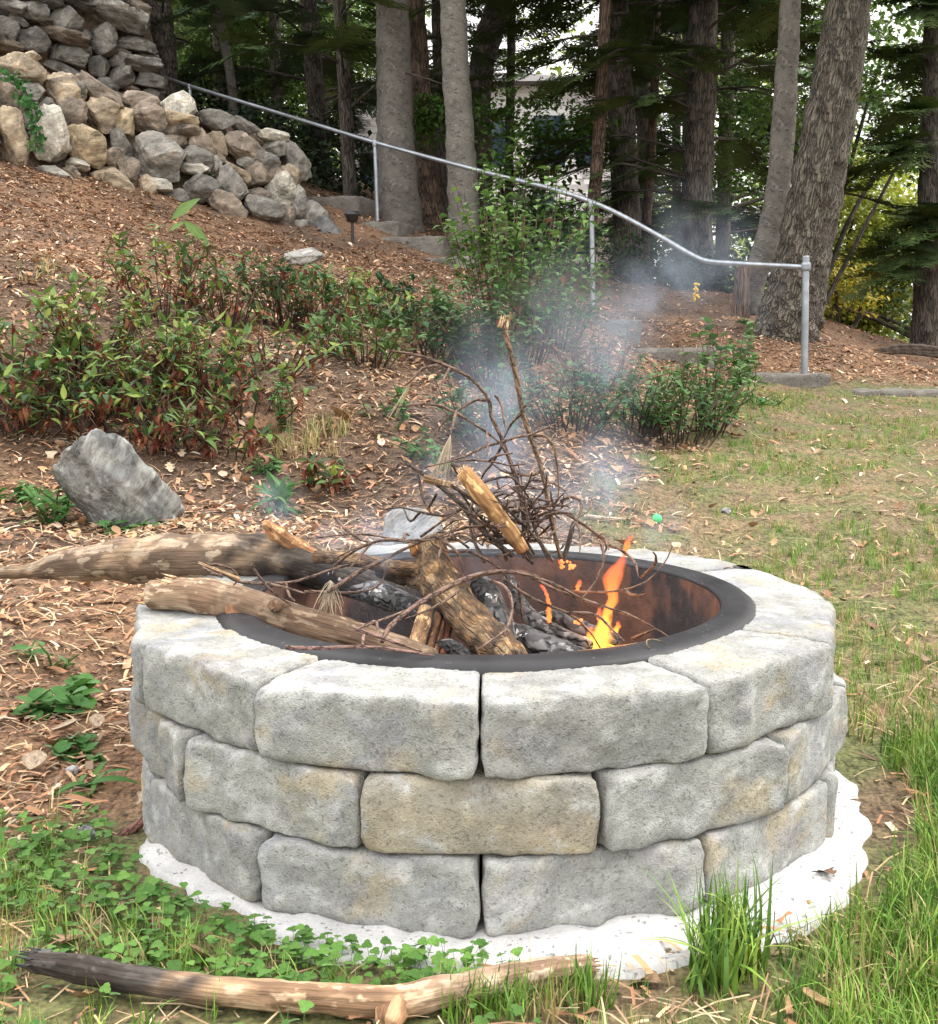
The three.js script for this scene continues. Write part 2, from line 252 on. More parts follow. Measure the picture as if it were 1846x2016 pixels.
// irregular field stone: a sphere cut by a few planes
function stoneGeo(seed, w, h, d, tint, square = 0, detail = 14) {
  const rr = rngOf(seed * 977 + 5), g = new THREE.BoxGeometry(2, 2, 2, detail, detail, detail), p = g.attributes.position, q = V(0, 0, 0), cuts = [], col = [], uv = g.attributes.uv;
  for (let k = 0; k < 12; k++) cuts.push([V(rr() * 2 - 1, rr() * 2 - 1, rr() * 2 - 1).normalize(), 0.56 + rr() * 0.34]);
  const su = rr() * 7, sv = rr() * 7;
  for (let i = 0; i < p.count; i++) {
    q.fromBufferAttribute(p, i); const b = q.clone(); q.normalize(); q.lerp(b.multiplyScalar(0.82), square);
    for (const [n, o] of cuts) { const e = q.dot(n) - o; if (e > 0) q.addScaledVector(n, -e * 0.92); }
    const k = 1 + 0.07 * n3(q.x * 1.7 + seed, q.y * 1.7, q.z * 1.7) + 0.035 * n3(q.x * 5 + seed, q.y * 5, q.z * 5); q.multiplyScalar(k);
    const t = n3(q.x * 1.4, q.y * 1.4 + seed, q.z * 1.4), u = n3(q.x * 3.4, q.y * 3.4 - seed, q.z * 3.4);
    col.push(tint[0] * (1 + 0.2 * t + 0.14 * u), tint[1] * (1 + 0.18 * t + 0.14 * u), tint[2] * (1 + 0.14 * t + 0.15 * u));
    q.set(q.x * w / 2, q.y * h / 2, q.z * d / 2); p.setXYZ(i, q.x, q.y, q.z); uv.setXY(i, q.x + q.z * 0.6 + su, q.y + q.z * 0.5 + sv);
  }
  g.setAttribute('color', new THREE.Float32BufferAttribute(col, 3)); smoothSeams(g); return g;
}
// leaf along +y, folded on its rib and bent
function leafGeo(len, wid, bend = 0.3, fold = 0.25, n = 4, shape = null) {
  const pos = [], uv = [], idx = [];
  for (let k = 0; k <= n; k++) { const t = k / n, w = wid / 2 * (shape ? shape(t) : Math.sin(Math.PI * Math.pow(t, 0.8)) + 0.02), y = len * Math.sin(t * bend * 2) / (bend * 2 || 1), z = -len * (1 - Math.cos(t * bend * 2)) / (bend * 2 || 1); pos.push(-w, y, z + w * fold, 0, y, z, w, y, z + w * fold); uv.push(0, t, 0.5, t, 1, t); }
  for (let k = 0; k < n; k++) { const a = k * 3; idx.push(a, a + 1, a + 3, a + 1, a + 4, a + 3, a + 1, a + 2, a + 4, a + 2, a + 5, a + 4); }
  return geoOf(pos, uv, idx);
}
const moved = (g, m) => g.clone().applyMatrix4(m);
function flat(g) { const n = g.index ? g.toNonIndexed() : g; return n; }

// ---------------------------------------------------------------- ground
{
  const axis = (a, b, fine, far) => { const o = []; for (let v = a; v <= b + 1e-6; v += fine) o.push(v); let s = fine, v = o[o.length - 1]; while (v < far) { s *= 1.22; v += s; o.push(v); } s = fine; v = o[0]; while (v > -far) { s *= 1.22; v -= s; o.unshift(v); } return o; };
  const xs = axis(-4.5, 5, 0.05, 130), zs = axis(-9.5, 1.6, 0.05, 130), pos = [], uv = [], col = [], idx = [];
  for (const z of zs) for (const x of xs) {
    pos.push(x, height(x, z), z); uv.push(x, z);
    const l = lawn(x, z), a = n3(x * 1.3, 20, z * 1.3), b = n3(x * 4.1, 30, z * 4.1);
    let c = mixc([0.44, 0.25, 0.14], [0.42, 0.3, 0.165], l);
    const bank = ss(-z, 1.2, 2.4) * (1 - ss(-z, 3.6, 4.4)) * (1 - l); c = mixc(c, [0.15, 0.1, 0.07], clamp(0.3 + 0.5 * a + 0.5 * bank, 0, 0.85) * (1 - l * 0.5));
    c = mixc(c, [0.2, 0.26, 0.075], l * clamp(0.35 + 0.9 * b, 0, 0.75));
    
    col.push(c[0], c[1], c[2]);
  }
  const w = xs.length; for (let j = 0; j < zs.length - 1; j++) for (let i = 0; i < w - 1; i++) { const a = j * w + i; idx.push(a, a + w, a + 1, a + 1, a + w, a + w + 1); }
  lone('ground', 'sloping earth with wood chips on the bank and thin lawn on the right', null, geoOf(pos, uv, idx, col), M.ground, null, 'structure');
}

// ---------------------------------------------------------------- fire pit: three courses of tumbled concrete blocks
const PHI = -0.0264, RIN = 0.605, CH = 0.1085;
{
  const pos = [], uv = [], idx = [], n = 260, m = 14;
  for (let i = 0; i <= n; i++) {
    const a = i / n * 2 * Math.PI, ca = Math.sin(a), sa = Math.cos(a);
    const edge = 0.648 + 0.1 * Math.max(0, Math.cos(a - 0.15)) ** 2 + 0.025 * n3(ca * 2.2, 5, sa * 2.2) + 0.014 * n3(ca * 6, 6, sa * 6) + 0.003 * n3(ca * 22, 6, sa * 22) - 0.035 * Math.max(0, Math.cos(a - 5.4));
    for (let j = 0; j <= m; j++) { const t = j / m, r = lerp(0.46, edge, t), x = r * ca, z = r * sa; pos.push(x, lerp(0.008, 0.004, ss(r, 0.6, edge)) * (t > 0.93 ? (1 - t) / 0.07 : 1) - (j === m ? 0.03 : 0) + 0.006 * n3(x * 14, 2, z * 14) + 0.0025 * n3(x * 45, 2, z * 45), z); uv.push(x, z); }
  }
  for (let i = 0; i < n; i++) for (let j = 0; j < m; j++) { const a = i * (m + 1) + j, b = a + m + 1; idx.push(a, a + 1, b, b, a + 1, b + 1); }
  const g = geoOf(pos, uv, idx); lone('sand_bed', 'white sand and mortar bed spread around the foot of the fire pit', null, g, M.sand, null, 'structure');

  const pit = thing('fire_pit', 'round fire pit of three courses of grey tumbled concrete blocks', 'fire pit', V(0, 0, 0));
  const tan = [0.56, 0.47, 0.32], grey = [0.45, 0.455, 0.435], blue = [0.37, 0.375, 0.415], pale = [0.62, 0.63, 0.62];
  for (let c = 0; c < 3; c++) for (let k = 0; k < 12; k++) {
    const th = PHI + (k + (c === 1 ? 0.0 : 0.5)) * Math.PI / 6, w = 2 * RIN * Math.tan(Math.PI / 12) - 0.006, h = CH - 0.002, d = 0.165, s = c * 40 + k * 7.7, front = Math.cos(th) > -0.1;
    const tone = R(0.86, 1.08), isTan = c === 1 && k === 0, dx = R(-0.004, 0.004), tall = R(-0.003, 0.003), rz = R(0.006, 0.010);
    const g = roundBox(w + 0.002, h + (c === 2 ? tall : 0) + 0.001, d, rz, front ? 44 : 12, front ? 20 : 6, front ? 18 : 8, (q) => {
      const low = n3(q.x * 8 + s, q.y * 9, q.z * 8 + s * 2), mid = n3(q.x * 22 + s, q.y * 24 + s, q.z * 22), fin = n3(q.x * 70 + s, q.y * 70, q.z * 70), dent = Math.max(0, n3(q.x * 6 - s, q.y * 5 + 3, s)) ** 2;
      const X = Math.abs(q.x) / (w / 2), Yy = Math.abs(q.y) / (h / 2), edge = Math.max(0, X - 0.8) * 5, ey = Math.max(0, Yy - 0.62) * 2.6, f0 = ss(q.z, d / 2 - 0.06, d / 2 - 0.012), corner = Math.max(0, X - 0.72) * Math.max(0, Yy - 0.45) * 6.5;
      const f = lerp(0.1, 1, f0), facet = Math.abs(n3(q.x * 5.5 + s, q.y * 1.6, s)) + 0.5 * Math.abs(n3(q.x * 9 - s, q.y * 4 + q.x * 3, s));
      q.z += f * (-0.010 * facet + 0.002 * low + 0.0012 * mid + 0.0011 * fin - 0.004 * dent - 0.003 * edge * edge - 0.0025 * ey * ey);
      { const k = 0.008 * f0 * corner * (0.7 + 0.6 * n3(s, q.x > 0 ? 3 : 9, q.y > 0 ? 4 : 8)); q.x -= Math.sign(q.x) * k; q.y -= Math.sign(q.y) * k * 0.55; }
      q.x += 0.0022 * n3(q.y * 26 + s, q.z * 20, 4) * f + 0.0007 * fin; q.y += (0.0015 * n3(q.x * 19 + s, q.z * 15, 9) * (0.3 + f) + 0.001 * fin + 0.0012 * n3(q.x * 5 + s, q.z * 5, 1)) * (q.y < 0 && c === 0 ? 0.3 : 1);
      const a = fbm(q.x * 5 + s, q.y * 6, q.z * 5 - s, 3) * 1.5, b = fbm(q.x * 6 - s, q.y * 8 + s, q.z * 6, 3) * 1.5, e = fbm(q.x * 9 + s, q.y * 18 - s, q.z * 9, 4) * 1.6;
      let cc = mixc(grey, tan, isTan ? clamp(0.55 + 0.5 * a, 0, 1) : ss(a + 0.25 * mid, 0.25, 0.8) * 0.7); cc = mixc(cc, blue, ss(b + 0.25 * mid, 0.1, 0.7) * (isTan ? 0.15 : 0.7)); cc = mixc(cc, pale, ss(e + 0.4 * mid + 0.2 * fin, 0.3, 0.7) * 0.8);
      const k2 = tone * (1 + 0.07 * mid); return cc.map((x) => x * k2);
    });
    const p = g.attributes.position; for (let i = 0; i < p.count; i++) p.setX(i, (p.getX(i) + dx * 0) * (1 + (p.getZ(i) - d / 2) / RIN));
    smoothSeams(g);
    const mesh = new THREE.Mesh(g, M.block); mesh.name = 'stone_block';
    const r = RIN - d / 2 + R(-0.004, 0.004); mesh.position.set(Math.sin(th) * r, (c + 0.5) * CH + 0.001 + (c === 2 ? tall / 2 : 0), Math.cos(th) * r); mesh.rotation.y = th + R(-0.008, 0.008);
    if (isTan) mesh.userData.label = 'tan stained block in the middle of the second course';
    pit.add(mesh);
  }
  // the steel insert
  const steel = thing('steel_fire_ring', 'black steel ring with a wide flange set in the block fire pit', 'fire ring', V(0, 0, 0)), lathe = (a) => { const g = new THREE.LatheGeometry(a.map(([x, y]) => new THREE.Vector2(x, y)), 160), q = g.attributes.position, u = g.attributes.uv; for (let i = 0; i < q.count; i++) u.setXY(i, u.getX(i) * 2.8, Math.hypot(q.getX(i), q.getZ(i)) + q.getY(i)); return g; };
  const Y = 0.329;
  part('flange', lathe([[0.412, Y - 0.012], [0.411, Y - 0.002], [0.414, Y + 0.004], [0.425, Y + 0.0065], [0.45, Y + 0.0065], [0.464, Y + 0.003], [0.4725, Y - 0.004], [0.475, Y - 0.012], [0.4735, Y - 0.015], [0.471, Y - 0.012], [0.46, Y - 0.002], [0.44, Y]].reverse()), M.steel, steel);
  part('liner', lathe([[0.4135, Y - 0.012], [0.4135, 0.03], [0.41, 0.03], [0.4105, Y - 0.01], [0.4105, Y - 0.003]].reverse()), M.rust, steel);
  // ash
  const ap = [], au = [], ai = [], c2 = 60, r2 = 22;
  for (let j = 0; j <= r2; j++) for (let i = 0; i <= c2; i++) { const r = 0.409 * j / r2, a = i / c2 * 2 * Math.PI, x = r * Math.sin(a), z = r * Math.cos(a); ap.push(x, 0.085 + 0.018 * n3((i === c2 ? 0 : x) * 9 + (i === c2 ? x * 9 : 0), 3, z * 9) + 0.006 * n3(x * 40, 3, z * 40), z); au.push(x, z); }
  for (let j = 0; j < r2; j++) for (let i = 0; i < c2; i++) { const a = j * (c2 + 1) + i, b = a + c2 + 1; ai.push(a, b, a + 1, a + 1, b, b + 1); }
  lone('ash_bed', 'dark grey ash and charcoal covering the floor of the fire ring', null, geoOf(ap, au, ai), std({ name: 'ash', color: C(0.22, 0.21, 0.21), map: rep(T.rock, 4), bumpMap: rep(T.rockBump, 4), bumpScale: 0.01 }), null, 'stuff');
}

// ---------------------------------------------------------------- logs and brushwood in the fire
const Az = (x, y) => [678.7 + x * 0.429, 527.9 + y * 0.429], Bz = (x, y) => [414.8 + x * 0.3677, 1018 + y * 0.3677], Cz = (x, y) => [942.7 + x * 0.4085, 1018 + y * 0.4085];
const line3 = (pts, conv, d0, d1) => pts.map(([x, y, d], i) => { const [px, py] = conv ? conv(x, y) : [x, y]; return P(px, py, d ?? lerp(d0, d1, i / (pts.length - 1))); });
const shade = (base, am = 0.3, f = 30) => (t, a, p) => { const k = 1 + am * n3(p.x * f, p.y * f, p.z * f); return [base[0] * k, base[1] * k, base[2] * k]; };
const radOf = (px, d) => px * d / F / 2;
function log(label, category, pts, widths, mat, o = {}) {
  const q = line3(pts, o.conv, o.d0, o.d1), dm = pts[0][2] ?? o.d0, g = limb(q, widths.map((w) => radOf(w, dm)), { sides: 18, step: 0.012, rough: 0.09, freq: 14, color: o.color ?? shade([1, 1, 1], 0.2, 12), ...o });
  const t = thing(o.name ?? 'log', label, category, q[0].clone(), o.group); part(o.body ?? 'wood', g, mat, t); return t;
}
// a stub or break at the end of a log, built of splinters
function splinters(t, p, dir, r, n, len, mat = M.cut, name = 'broken_end') {
  const gs = []; const d = dir.clone().normalize(), u = V(0, 1, 0).cross(d).normalize(), v = d.clone().cross(u);
  for (let i = 0; i < n; i++) { const a = R(0, 6.28), rr = r * Math.sqrt(rnd()), s = p.clone().addScaledVector(u, Math.cos(a) * rr).addScaledVector(v, Math.sin(a) * rr), e = s.clone().addScaledVector(d, len * R(0.3, 1)).addScaledVector(u, R(-0.2, 0.2) * len); gs.push(limb([s.clone().addScaledVector(d, -len * 0.6), e], [r * 0.3, r * 0.06], { sides: 5, step: len, rough: 0.1 })); }
  return part(name, mergeGeometries(gs), mat, t);
}
{
  const charTo = (a, b, base, dark = [0.1, 0.1, 0.11]) => (t, an, p) => { const k = ss(t + 0.08 * n3(p.x * 14, p.y * 20, p.z * 20), a, b), q = 1 + 0.25 * n3(p.x * 20, p.y * 30, p.z * 30); const c = mixc(base, dark, k); return c.map((x) => x * q); };
  // long rotten log lying across the back left of the rim
  let t = log('long rotting log with pale lichen lying over the left rim, charred end in the fire', 'log', [[-110, 1128, 2.36], [40, 1126, 2.36], [130, 1112, 2.34], [240, 1102, 2.32], [340, 1096, 2.3], [480, 1098, 2.28], [600, 1114, 2.24], [700, 1140, 2.2], [800, 1172, 2.14]], [22, 28, 60, 88, 94, 92, 84, 74, 58], M.lichen, { seed: 4, rough: 0.13, freq: 10, sides: 26, color: charTo(0.56, 0.72, [0.82, 0.76, 0.7], [0.14, 0.14, 0.15]) });
  const k1 = P(545, 1080, 2.26), k2 = P(640, 1112, 2.2); t.add((() => { const m = new THREE.Mesh(limb([P(520, 1030, 2.2), P(545, 1052, 2.22), P(580, 1075, 2.23), P(625, 1100, 2.22)], [0.008, 0.016, 0.017, 0.014], { sides: 10, step: 0.01, rough: 0.3, freq: 40, color: shade([0.9, 0.6, 0.36], 0.5, 60) }), M.oldWood); m.name = 'bark_strip'; m.position.copy(t.position).negate(); return m; })());
  // lighter log in front of it
  t = log('barkless brown log leaning over the front left rim into the fire', 'log', [[298, 1170, 1.97], [390, 1172, 1.95], [470, 1190, 1.93], [560, 1218, 1.88], [680, 1252, 1.82], [790, 1284, 1.76], [850, 1302, 1.73]], [58, 74, 76, 70, 66, 58, 46], M.oldWood, { seed: 9, rough: 0.07, sides: 24, color: (tt, a, p) => { const k = ss(tt + 0.03 * n3(p.x * 30, p.y * 30, p.z * 30), 0.25, 0.31), q = 1 + 0.22 * n3(p.x * 16, p.y * 30, p.z * 30); return mixc([0.68, 0.58, 0.49], [0.34, 0.27, 0.215], k).map((x) => x * q); } });
  splinters(t, P(300, 1170, 1.97), P(280, 1168, 1.97).sub(P(390, 1172, 1.95)), 0.022, 14, 0.022);
  splinters(t, P(330, 1140, 1.95), V(-1, 0.3, 0), 0.01, 5, 0.02);
  { const a = P(480, 1216, 1.9); part('bark_flake', limb([P(455, 1195, 1.905), P(470, 1222, 1.895), P(488, 1226, 1.89)], [0.012, 0.016, 0.007], { sides: 8, step: 0.006, rough: 0.4, freq: 60, color: shade([0.62, 0.4, 0.26], 0.4, 50) }), M.oldWood, t); part('knot', limb([P(540, 1195, 1.875), P(541, 1195, 1.84)], [0.012, 0.009], { sides: 10, step: 0.004, rough: 0.2, color: shade([0.3, 0.2, 0.14]) }), M.oldWood, t); }
  // forked bark log in the middle
  t = log('knobbly forked log with rough bark propped in the middle of the fire', 'log', [[846, 1072, 2.02], [855, 1110, 1.99], [868, 1150, 1.95], [900, 1190, 1.88], [945, 1240, 1.8], [985, 1280, 1.74], [1012, 1312, 1.7]], [62, 70, 80, 72, 70, 66, 60], M.barkLog, { seed: 14, rough: 0.14, freq: 22, sides: 22, body: 'trunk', color: (tt, a, p) => { const k = n3(p.x * 26, p.y * 26, p.z * 26), l = n3(p.x * 60, p.y * 60, p.z * 60); let c = [0.62, 0.5, 0.36]; if (k > 0.3) c = [0.95, 0.72, 0.44]; if (k < -0.3) c = [0.32, 0.27, 0.22]; return c.map((x) => x * (1 + 0.3 * l)); } });
  part('branch', limb(line3([[858, 1128, 1.98], [800, 1122, 2.0], [740, 1110, 2.03], [672, 1098, 2.06], [620, 1096, 2.08]]), [38, 32, 28, 28, 26].map((w) => radOf(w, 2)), { sides: 14, step: 0.012, rough: 0.22, freq: 26, color: shade([0.62, 0.47, 0.32], 0.6, 40) }), M.barkLog, t);
  part('branch', limb(line3([[862, 1152, 1.96], [810, 1136, 2.02], [750, 1120, 2.08]]), [52, 44, 36].map((w) => radOf(w, 2)), { sides: 14, step: 0.012, rough: 0.18, freq: 26, color: charTo(-0.6, 0.9, [0.62, 0.5, 0.34], [0.2, 0.18, 0.16]) }), M.barkLog, t);
  part('stub', limb(line3([[818, 1090, 2.0], [810, 1068, 1.99]]), [0.009, 0.006], { sides: 8, step: 0.008, rough: 0.2, color: shade([1.5, 0.9, 0.45]) }), M.barkLog, t);
  splinters(t, P(846, 1072, 2.02), V(-0.1, 1, 0.1), 0.022, 10, 0.018);
  // peeled yellow stick
  t = log('peeled yellow stick with a sawn top standing in the brushwood', 'stick', [[912, 930, 1.89], [940, 965, 1.885], [975, 1010, 1.88], [1008, 1050, 1.875], [1030, 1085, 1.87]], [33, 38, 33, 30, 26], M.oldWood, { name: 'stick', seed: 22, rough: 0.09, freq: 24, color: (tt, a, p) => { const k = n3(p.x * 30, p.y * 18, p.z * 30), s = ss(tt, 0.8, 1); let c = k > 0.3 ? [0.5, 0.31, 0.14] : [0.98, 0.7, 0.38]; c = mixc(c, [0.4, 0.21, 0.1], s); return c; } });
  splinters(t, P(912, 930, 1.89), V(-0.6, 0.7, 0), 0.012, 9, 0.014);
  // upright pieces between the logs
  log('short bark covered stick standing behind the front rim left of the forked log', 'stick', [[1150, 500, 1.86], [1128, 590, 1.82], [1095, 700, 1.76], [1085, 740, 1.74]], [30, 34, 32, 30], M.barkLog, { name: 'stick', conv: Bz, seed: 31, color: shade([1.1, 0.85, 0.6], 0.5, 40) });
  {
    const pl = thing('split_wood', 'split piece of reddish brown firewood with a ragged end behind the front rim', 'firewood', P(850, 1280, 1.78));
    for (const [x0, y0, x1, y1, w, c] of [[1225, 490, 1160, 735, 46, [0.4, 0.25, 0.16]], [1250, 520, 1200, 740, 34, [0.34, 0.19, 0.12]], [1285, 535, 1240, 740, 36, [0.36, 0.14, 0.09]]]) part('splint', limb(line3([[x0, y0], [lerp(x0, x1, 0.5) + 6, lerp(y0, y1, 0.5)], [x1, y1]], Bz, 1.9, 1.78), [0.006, 0.5, 0.5].map((k) => k === 0.006 ? 0.006 : radOf(w * 0.3677, 1.82)), { sides: 6, step: 0.01, rough: 0.2, freq: 30, color: shade(c, 0.4, 40) }), M.oldWood, pl);
  }
  const ch = (label, pts, w, o = {}) => log(label, 'charred log', pts, w, M.char, { name: 'charred_log', conv: Bz, seed: R(0, 90), rough: 0.12, freq: 18, color: null, sides: 16, group: o.group, ...o });
  ch('thick charred log lying behind the forked log at the back of the ring', [[640, 330, 2.25], [760, 360, 2.2], [900, 410, 2.14], [1040, 470, 2.06], [1130, 520, 2.0]], [46, 52, 50, 46, 40]);
  ch('charred log standing right of the forked log with white ash on its ridge', [[1430, 350, 2.0], [1480, 400, 1.97], [1520, 480, 1.92], [1570, 600, 1.86], [1590, 720, 1.82]], [40, 48, 44, 40, 36]);
  ch('charred log with square cracks lying at the front of the flames', [[1560, 610, 1.9], [1640, 640, 1.87], [1760, 685, 1.82], [1900, 735, 1.76], [1990, 760, 1.73]], [44, 54, 52, 48, 40]);
  ch('long dark burnt branch slanting down to the flames on the right', [[1590, 330, 2.1], [1640, 440, 2.06], [1720, 540, 2.02], [1850, 620, 1.97], [2020, 690, 1.9]], [26, 30, 32, 30, 26]);
  ch('small charred chunk of wood at the foot of the forked log', [[1200, 700, 1.82], [1270, 690, 1.8], [1330, 715, 1.78], [1390, 750, 1.76]], [22, 30, 28, 18]);
  ch('charred end of branch under the tangle at the right of the ring', [[1730, 560, 2.12], [1850, 540, 2.1], [2010, 600, 2.05], [2170, 660, 2.0]], [30, 32, 28, 22]);
  // flakes of pale ash on the burnt wood
  const fl = []; for (let i = 0; i < 70; i++) { const [x, y] = pick([[880, 395], [940, 425], [1010, 455], [1500, 430], [1530, 520], [1560, 560], [1650, 625], [1760, 670], [700, 330], [640, 300]]), p = P(...Bz(x + R(-40, 40), y + R(-14, 14)), (x > 1400 ? (x > 1600 ? 1.83 : 1.9) : 2.1) - 0.012); fl.push([mat4(p, new THREE.Euler(R(0, 6), R(0, 6), R(0, 6)), V(R(0.4, 1.4), R(0.3, 1), 1)), jit([0.6, 0.59, 0.57], 0.15)]); }
  inst('ash_flakes', leafGeo(0.012, 0.009, 0.3, 0.2, 2), M.dry, fl); tag(scene.children[scene.children.length - 1], 'white flakes of ash curling off the charred wood', null, null, 'stuff');
}
// brushwood: each branch a thing, its side twigs parts
function brush(label, conv, d0, d1, main, widths, twigs, base, o = {}) {
  const k = conv === Az ? 0.429 : conv === Bz ? 0.3677 : 0.4085, q = line3(main, conv, d0, d1), t = thing(o.name ?? 'dead_branch', label, o.cat ?? 'branch', q[q.length - 1].clone(), o.group);
  const c = (o.color ?? [0.34, 0.215, 0.16]).map((x) => x * 0.62);
  part('stem', limb(q, widths.map((w) => radOf(w * k * 0.85, d0)), { sides: 8, step: 0.008, rough: 0.16, freq: 70, seed: R(0, 50), color: shade(c, 0.35, 60) }), M.twig, t);
  for (const tw of twigs) {
    const end = d0 + R(-0.12, 0.1), e = line3(tw.map((p) => p), conv, lerp(d0, d1, 0.4), end);
    part('twig', limb(e, [0.0028, 0.0023, 0.0012].map((r) => r * (o.tw ?? 1)), { sides: 6, step: 0.007, rough: 0.24, freq: 110, seed: R(0, 50), color: shade(c.map((x) => x * 1.15), 0.4, 90) }), M.twig, t);
  }
  return t;
}
function needles(t, from, to, n, spread, c) {                 // a bunch of dry pine needles hanging from a twig
  const gs = []; for (let i = 0; i < n; i++) { const e = to.clone().add(V(R(-1, 1) * spread, R(-0.6, 0.6) * spread, R(-1, 1) * spread)), m = from.clone().lerp(e, 0.5).add(V(R(-1, 1), R(-1, 1), R(-1, 1)).multiplyScalar(spread * 0.25)); gs.push(limb([from, m, e], [0.0005, 0.0006, 0.0003], { sides: 3, step: 0.03, rough: 0 })); }
  part('needle_bunch', mergeGeometries(gs), std({ name: 'dry needles', color: C(...c) }), t);
}
{
  let t = brush('long arching dead pine branch with a hanging needle tuft, tallest to the left', Az, 2.02, 1.98, [[195, 378], [280, 390], [370, 410], [480, 455], [570, 500], [630, 560], [662, 610], [672, 680], [710, 760], [745, 850], [770, 920], [795, 1000], [815, 1090], [822, 1230], [824, 1330]], [9, 13, 16, 19, 17, 17, 20, 21, 23, 24, 26, 28, 28, 26, 24],
    [[[480, 460], [440, 540], [410, 620]], [[430, 445], [360, 460], [310, 510], [272, 542]], [[662, 606], [600, 606], [540, 640], [470, 690], [430, 740], [420, 770]], [[690, 585], [715, 620], [730, 700], [735, 735]], [[715, 800], [640, 820], [560, 860], [460, 890]]]);
  needles(t, P(...Az(310, 510), 2.0), P(...Az(205, 690), 2.0), 7, 0.012, [0.42, 0.33, 0.2]);
  t = brush('curving dead branch below the tallest one, with a pale needle bunch hanging in mid air', Az, 1.98, 1.97, [[245, 638], [330, 625], [410, 628], [500, 660], [600, 720], [680, 775], [720, 815], [765, 905]], [8, 13, 15, 15, 14, 14, 14, 14], [[[510, 660], [500, 700], [485, 760]], [[720, 800], [790, 775], [850, 765], [965, 715]], [[720, 815], [680, 890], [640, 940], [610, 1000]], [[650, 750], [655, 800], [652, 860]]]);
  needles(t, P(...Az(485, 765), 1.96), P(...Az(430, 965), 1.96), 26, 0.018, [0.5, 0.42, 0.3]);
  brush('tall straight stick with a freshly broken pale top rising from the fire', Az, 2.06, 1.96, [[728, 252], [745, 330], [770, 430], [800, 570], [820, 680], [850, 770], [890, 880], [915, 980], [935, 1090], [955, 1190], [990, 1330]], [28, 30, 29, 28, 28, 26, 25, 24, 23, 22, 20], [[[805, 670], [760, 720], [730, 780]], [[860, 770], [920, 772], [960, 830], [975, 920], [982, 1000], [978, 1060]], [[818, 640], [832, 630]], [[940, 1180], [900, 1220], [850, 1260]], [[900, 930], [860, 950], [800, 945], [730, 935], [680, 900]]], null, { name: 'tall_stick', cat: 'stick', color: [0.36, 0.22, 0.13] });
  splinters(scene.children[scene.children.length - 1], P(...Az(726, 250), 2.06), V(0.25, 1, 0), 0.009, 9, 0.016);
  splinters(scene.children[scene.children.length - 1], P(...Az(742, 236), 2.06), V(1, 0.45, 0), 0.005, 5, 0.016);
  brush('dark straight branch with a pale cut tip pointing to the upper left', Az, 2.0, 1.93, [[275, 890], [330, 925], [400, 972], [470, 1030], [540, 1092], [600, 1170], [680, 1250], [770, 1320]], [22, 25, 26, 27, 29, 29, 30, 30], [[[335, 945], [350, 1020], [370, 1090], [400, 1130]], [[550, 1100], [460, 1135], [350, 1120], [260, 1100], [160, 1108]], [[420, 1040], [390, 1090], [380, 1110]], [[345, 1120], [300, 1160], [270, 1105]]], null, { color: [0.2, 0.145, 0.12] });
  splinters(scene.children[scene.children.length - 1], P(...Az(280, 890), 2.0), V(-0.7, 0.5, 0), 0.006, 6, 0.012);
  brush('dark slanting branch with a split pale tip beside the yellow stick', Az, 1.96, 1.92, [[488, 998], [570, 1050], [660, 1110], [740, 1165], [800, 1240], [860, 1330]], [18, 28, 34, 34, 32, 30], [[[740, 1150], [830, 1165], [920, 1150], [970, 1120], [1040, 1130], [1062, 1160]], [[560, 1010], [640, 980], [720, 960], [800, 960]]], null, { color: [0.2, 0.145, 0.12] });
  splinters(scene.children[scene.children.length - 1], P(...Az(440, 985), 1.97), V(1, -0.25, 0), 0.008, 6, 0.05);
  brush('slim upper twig arching level across the middle of the brushwood', Az, 1.93, 1.95, [[365, 915], [450, 895], [560, 882], [660, 886], [760, 905], [832, 897]], [7, 9, 11, 11, 9, 7], [[[490, 900], [520, 945], [545, 985]], [[660, 886], [700, 860], [770, 850]]]);
  brush('rusty branch spreading to the right with a drooping forked tip', Az, 1.94, 2.0, [[700, 1130], [830, 1102], [950, 1110], [1020, 1130], [1075, 1165], [1140, 1210], [1200, 1270], [1188, 1315]], [12, 14, 14, 16, 18, 16, 14, 9], [[[990, 1070], [1040, 1050], [1080, 1068], [1085, 1112], [1060, 1160], [1035, 1200]], [[1060, 1160], [1080, 1220], [1078, 1310]], [[1200, 1270], [1260, 1290], [1290, 1318]], [[1140, 1210], [1190, 1240], [1210, 1290]]]);
  brush('stout blackened stick leaning behind the right side of the tangle', Az, 2.08, 2.04, [[1052, 1165], [1040, 1200], [1030, 1250], [1012, 1310], [1000, 1360]], [20, 28, 30, 28, 26], [], null, { color: [0.12, 0.09, 0.08], name: 'stick', cat: 'stick' });
  brush('wiry branch lying low across the left of the brushwood', Az, 1.9, 1.94, [[-40, 1330], [60, 1280], [150, 1255], [280, 1250], [400, 1240], [480, 1212], [560, 1190], [660, 1180]], [8, 12, 13, 14, 14, 15, 16, 15], [[[0, 1195], [60, 1240], [120, 1262]], [[350, 1232], [420, 1180], [510, 1120]], [[120, 1262], [60, 1330], [20, 1380]], [[480, 1212], [440, 1290], [430, 1330]]]);
  brush('thick pale brown branch slanting up above the front left log', Bz, 1.84, 1.96, [[628, 402], [720, 340], [800, 290], [900, 240], [980, 200], [1080, 150], [1180, 110]], [26, 30, 30, 28, 24, 22, 20], [[[660, 262], [740, 200], [830, 150], [950, 120], [1100, 140]], [[500, 402], [620, 400], [760, 405], [860, 385], [920, 340], [935, 250]]]);
  needles(scene.children[scene.children.length - 1], P(...Bz(640, 340), 1.86), P(...Bz(610, 510), 1.85), 32, 0.03, [0.46, 0.39, 0.28]);
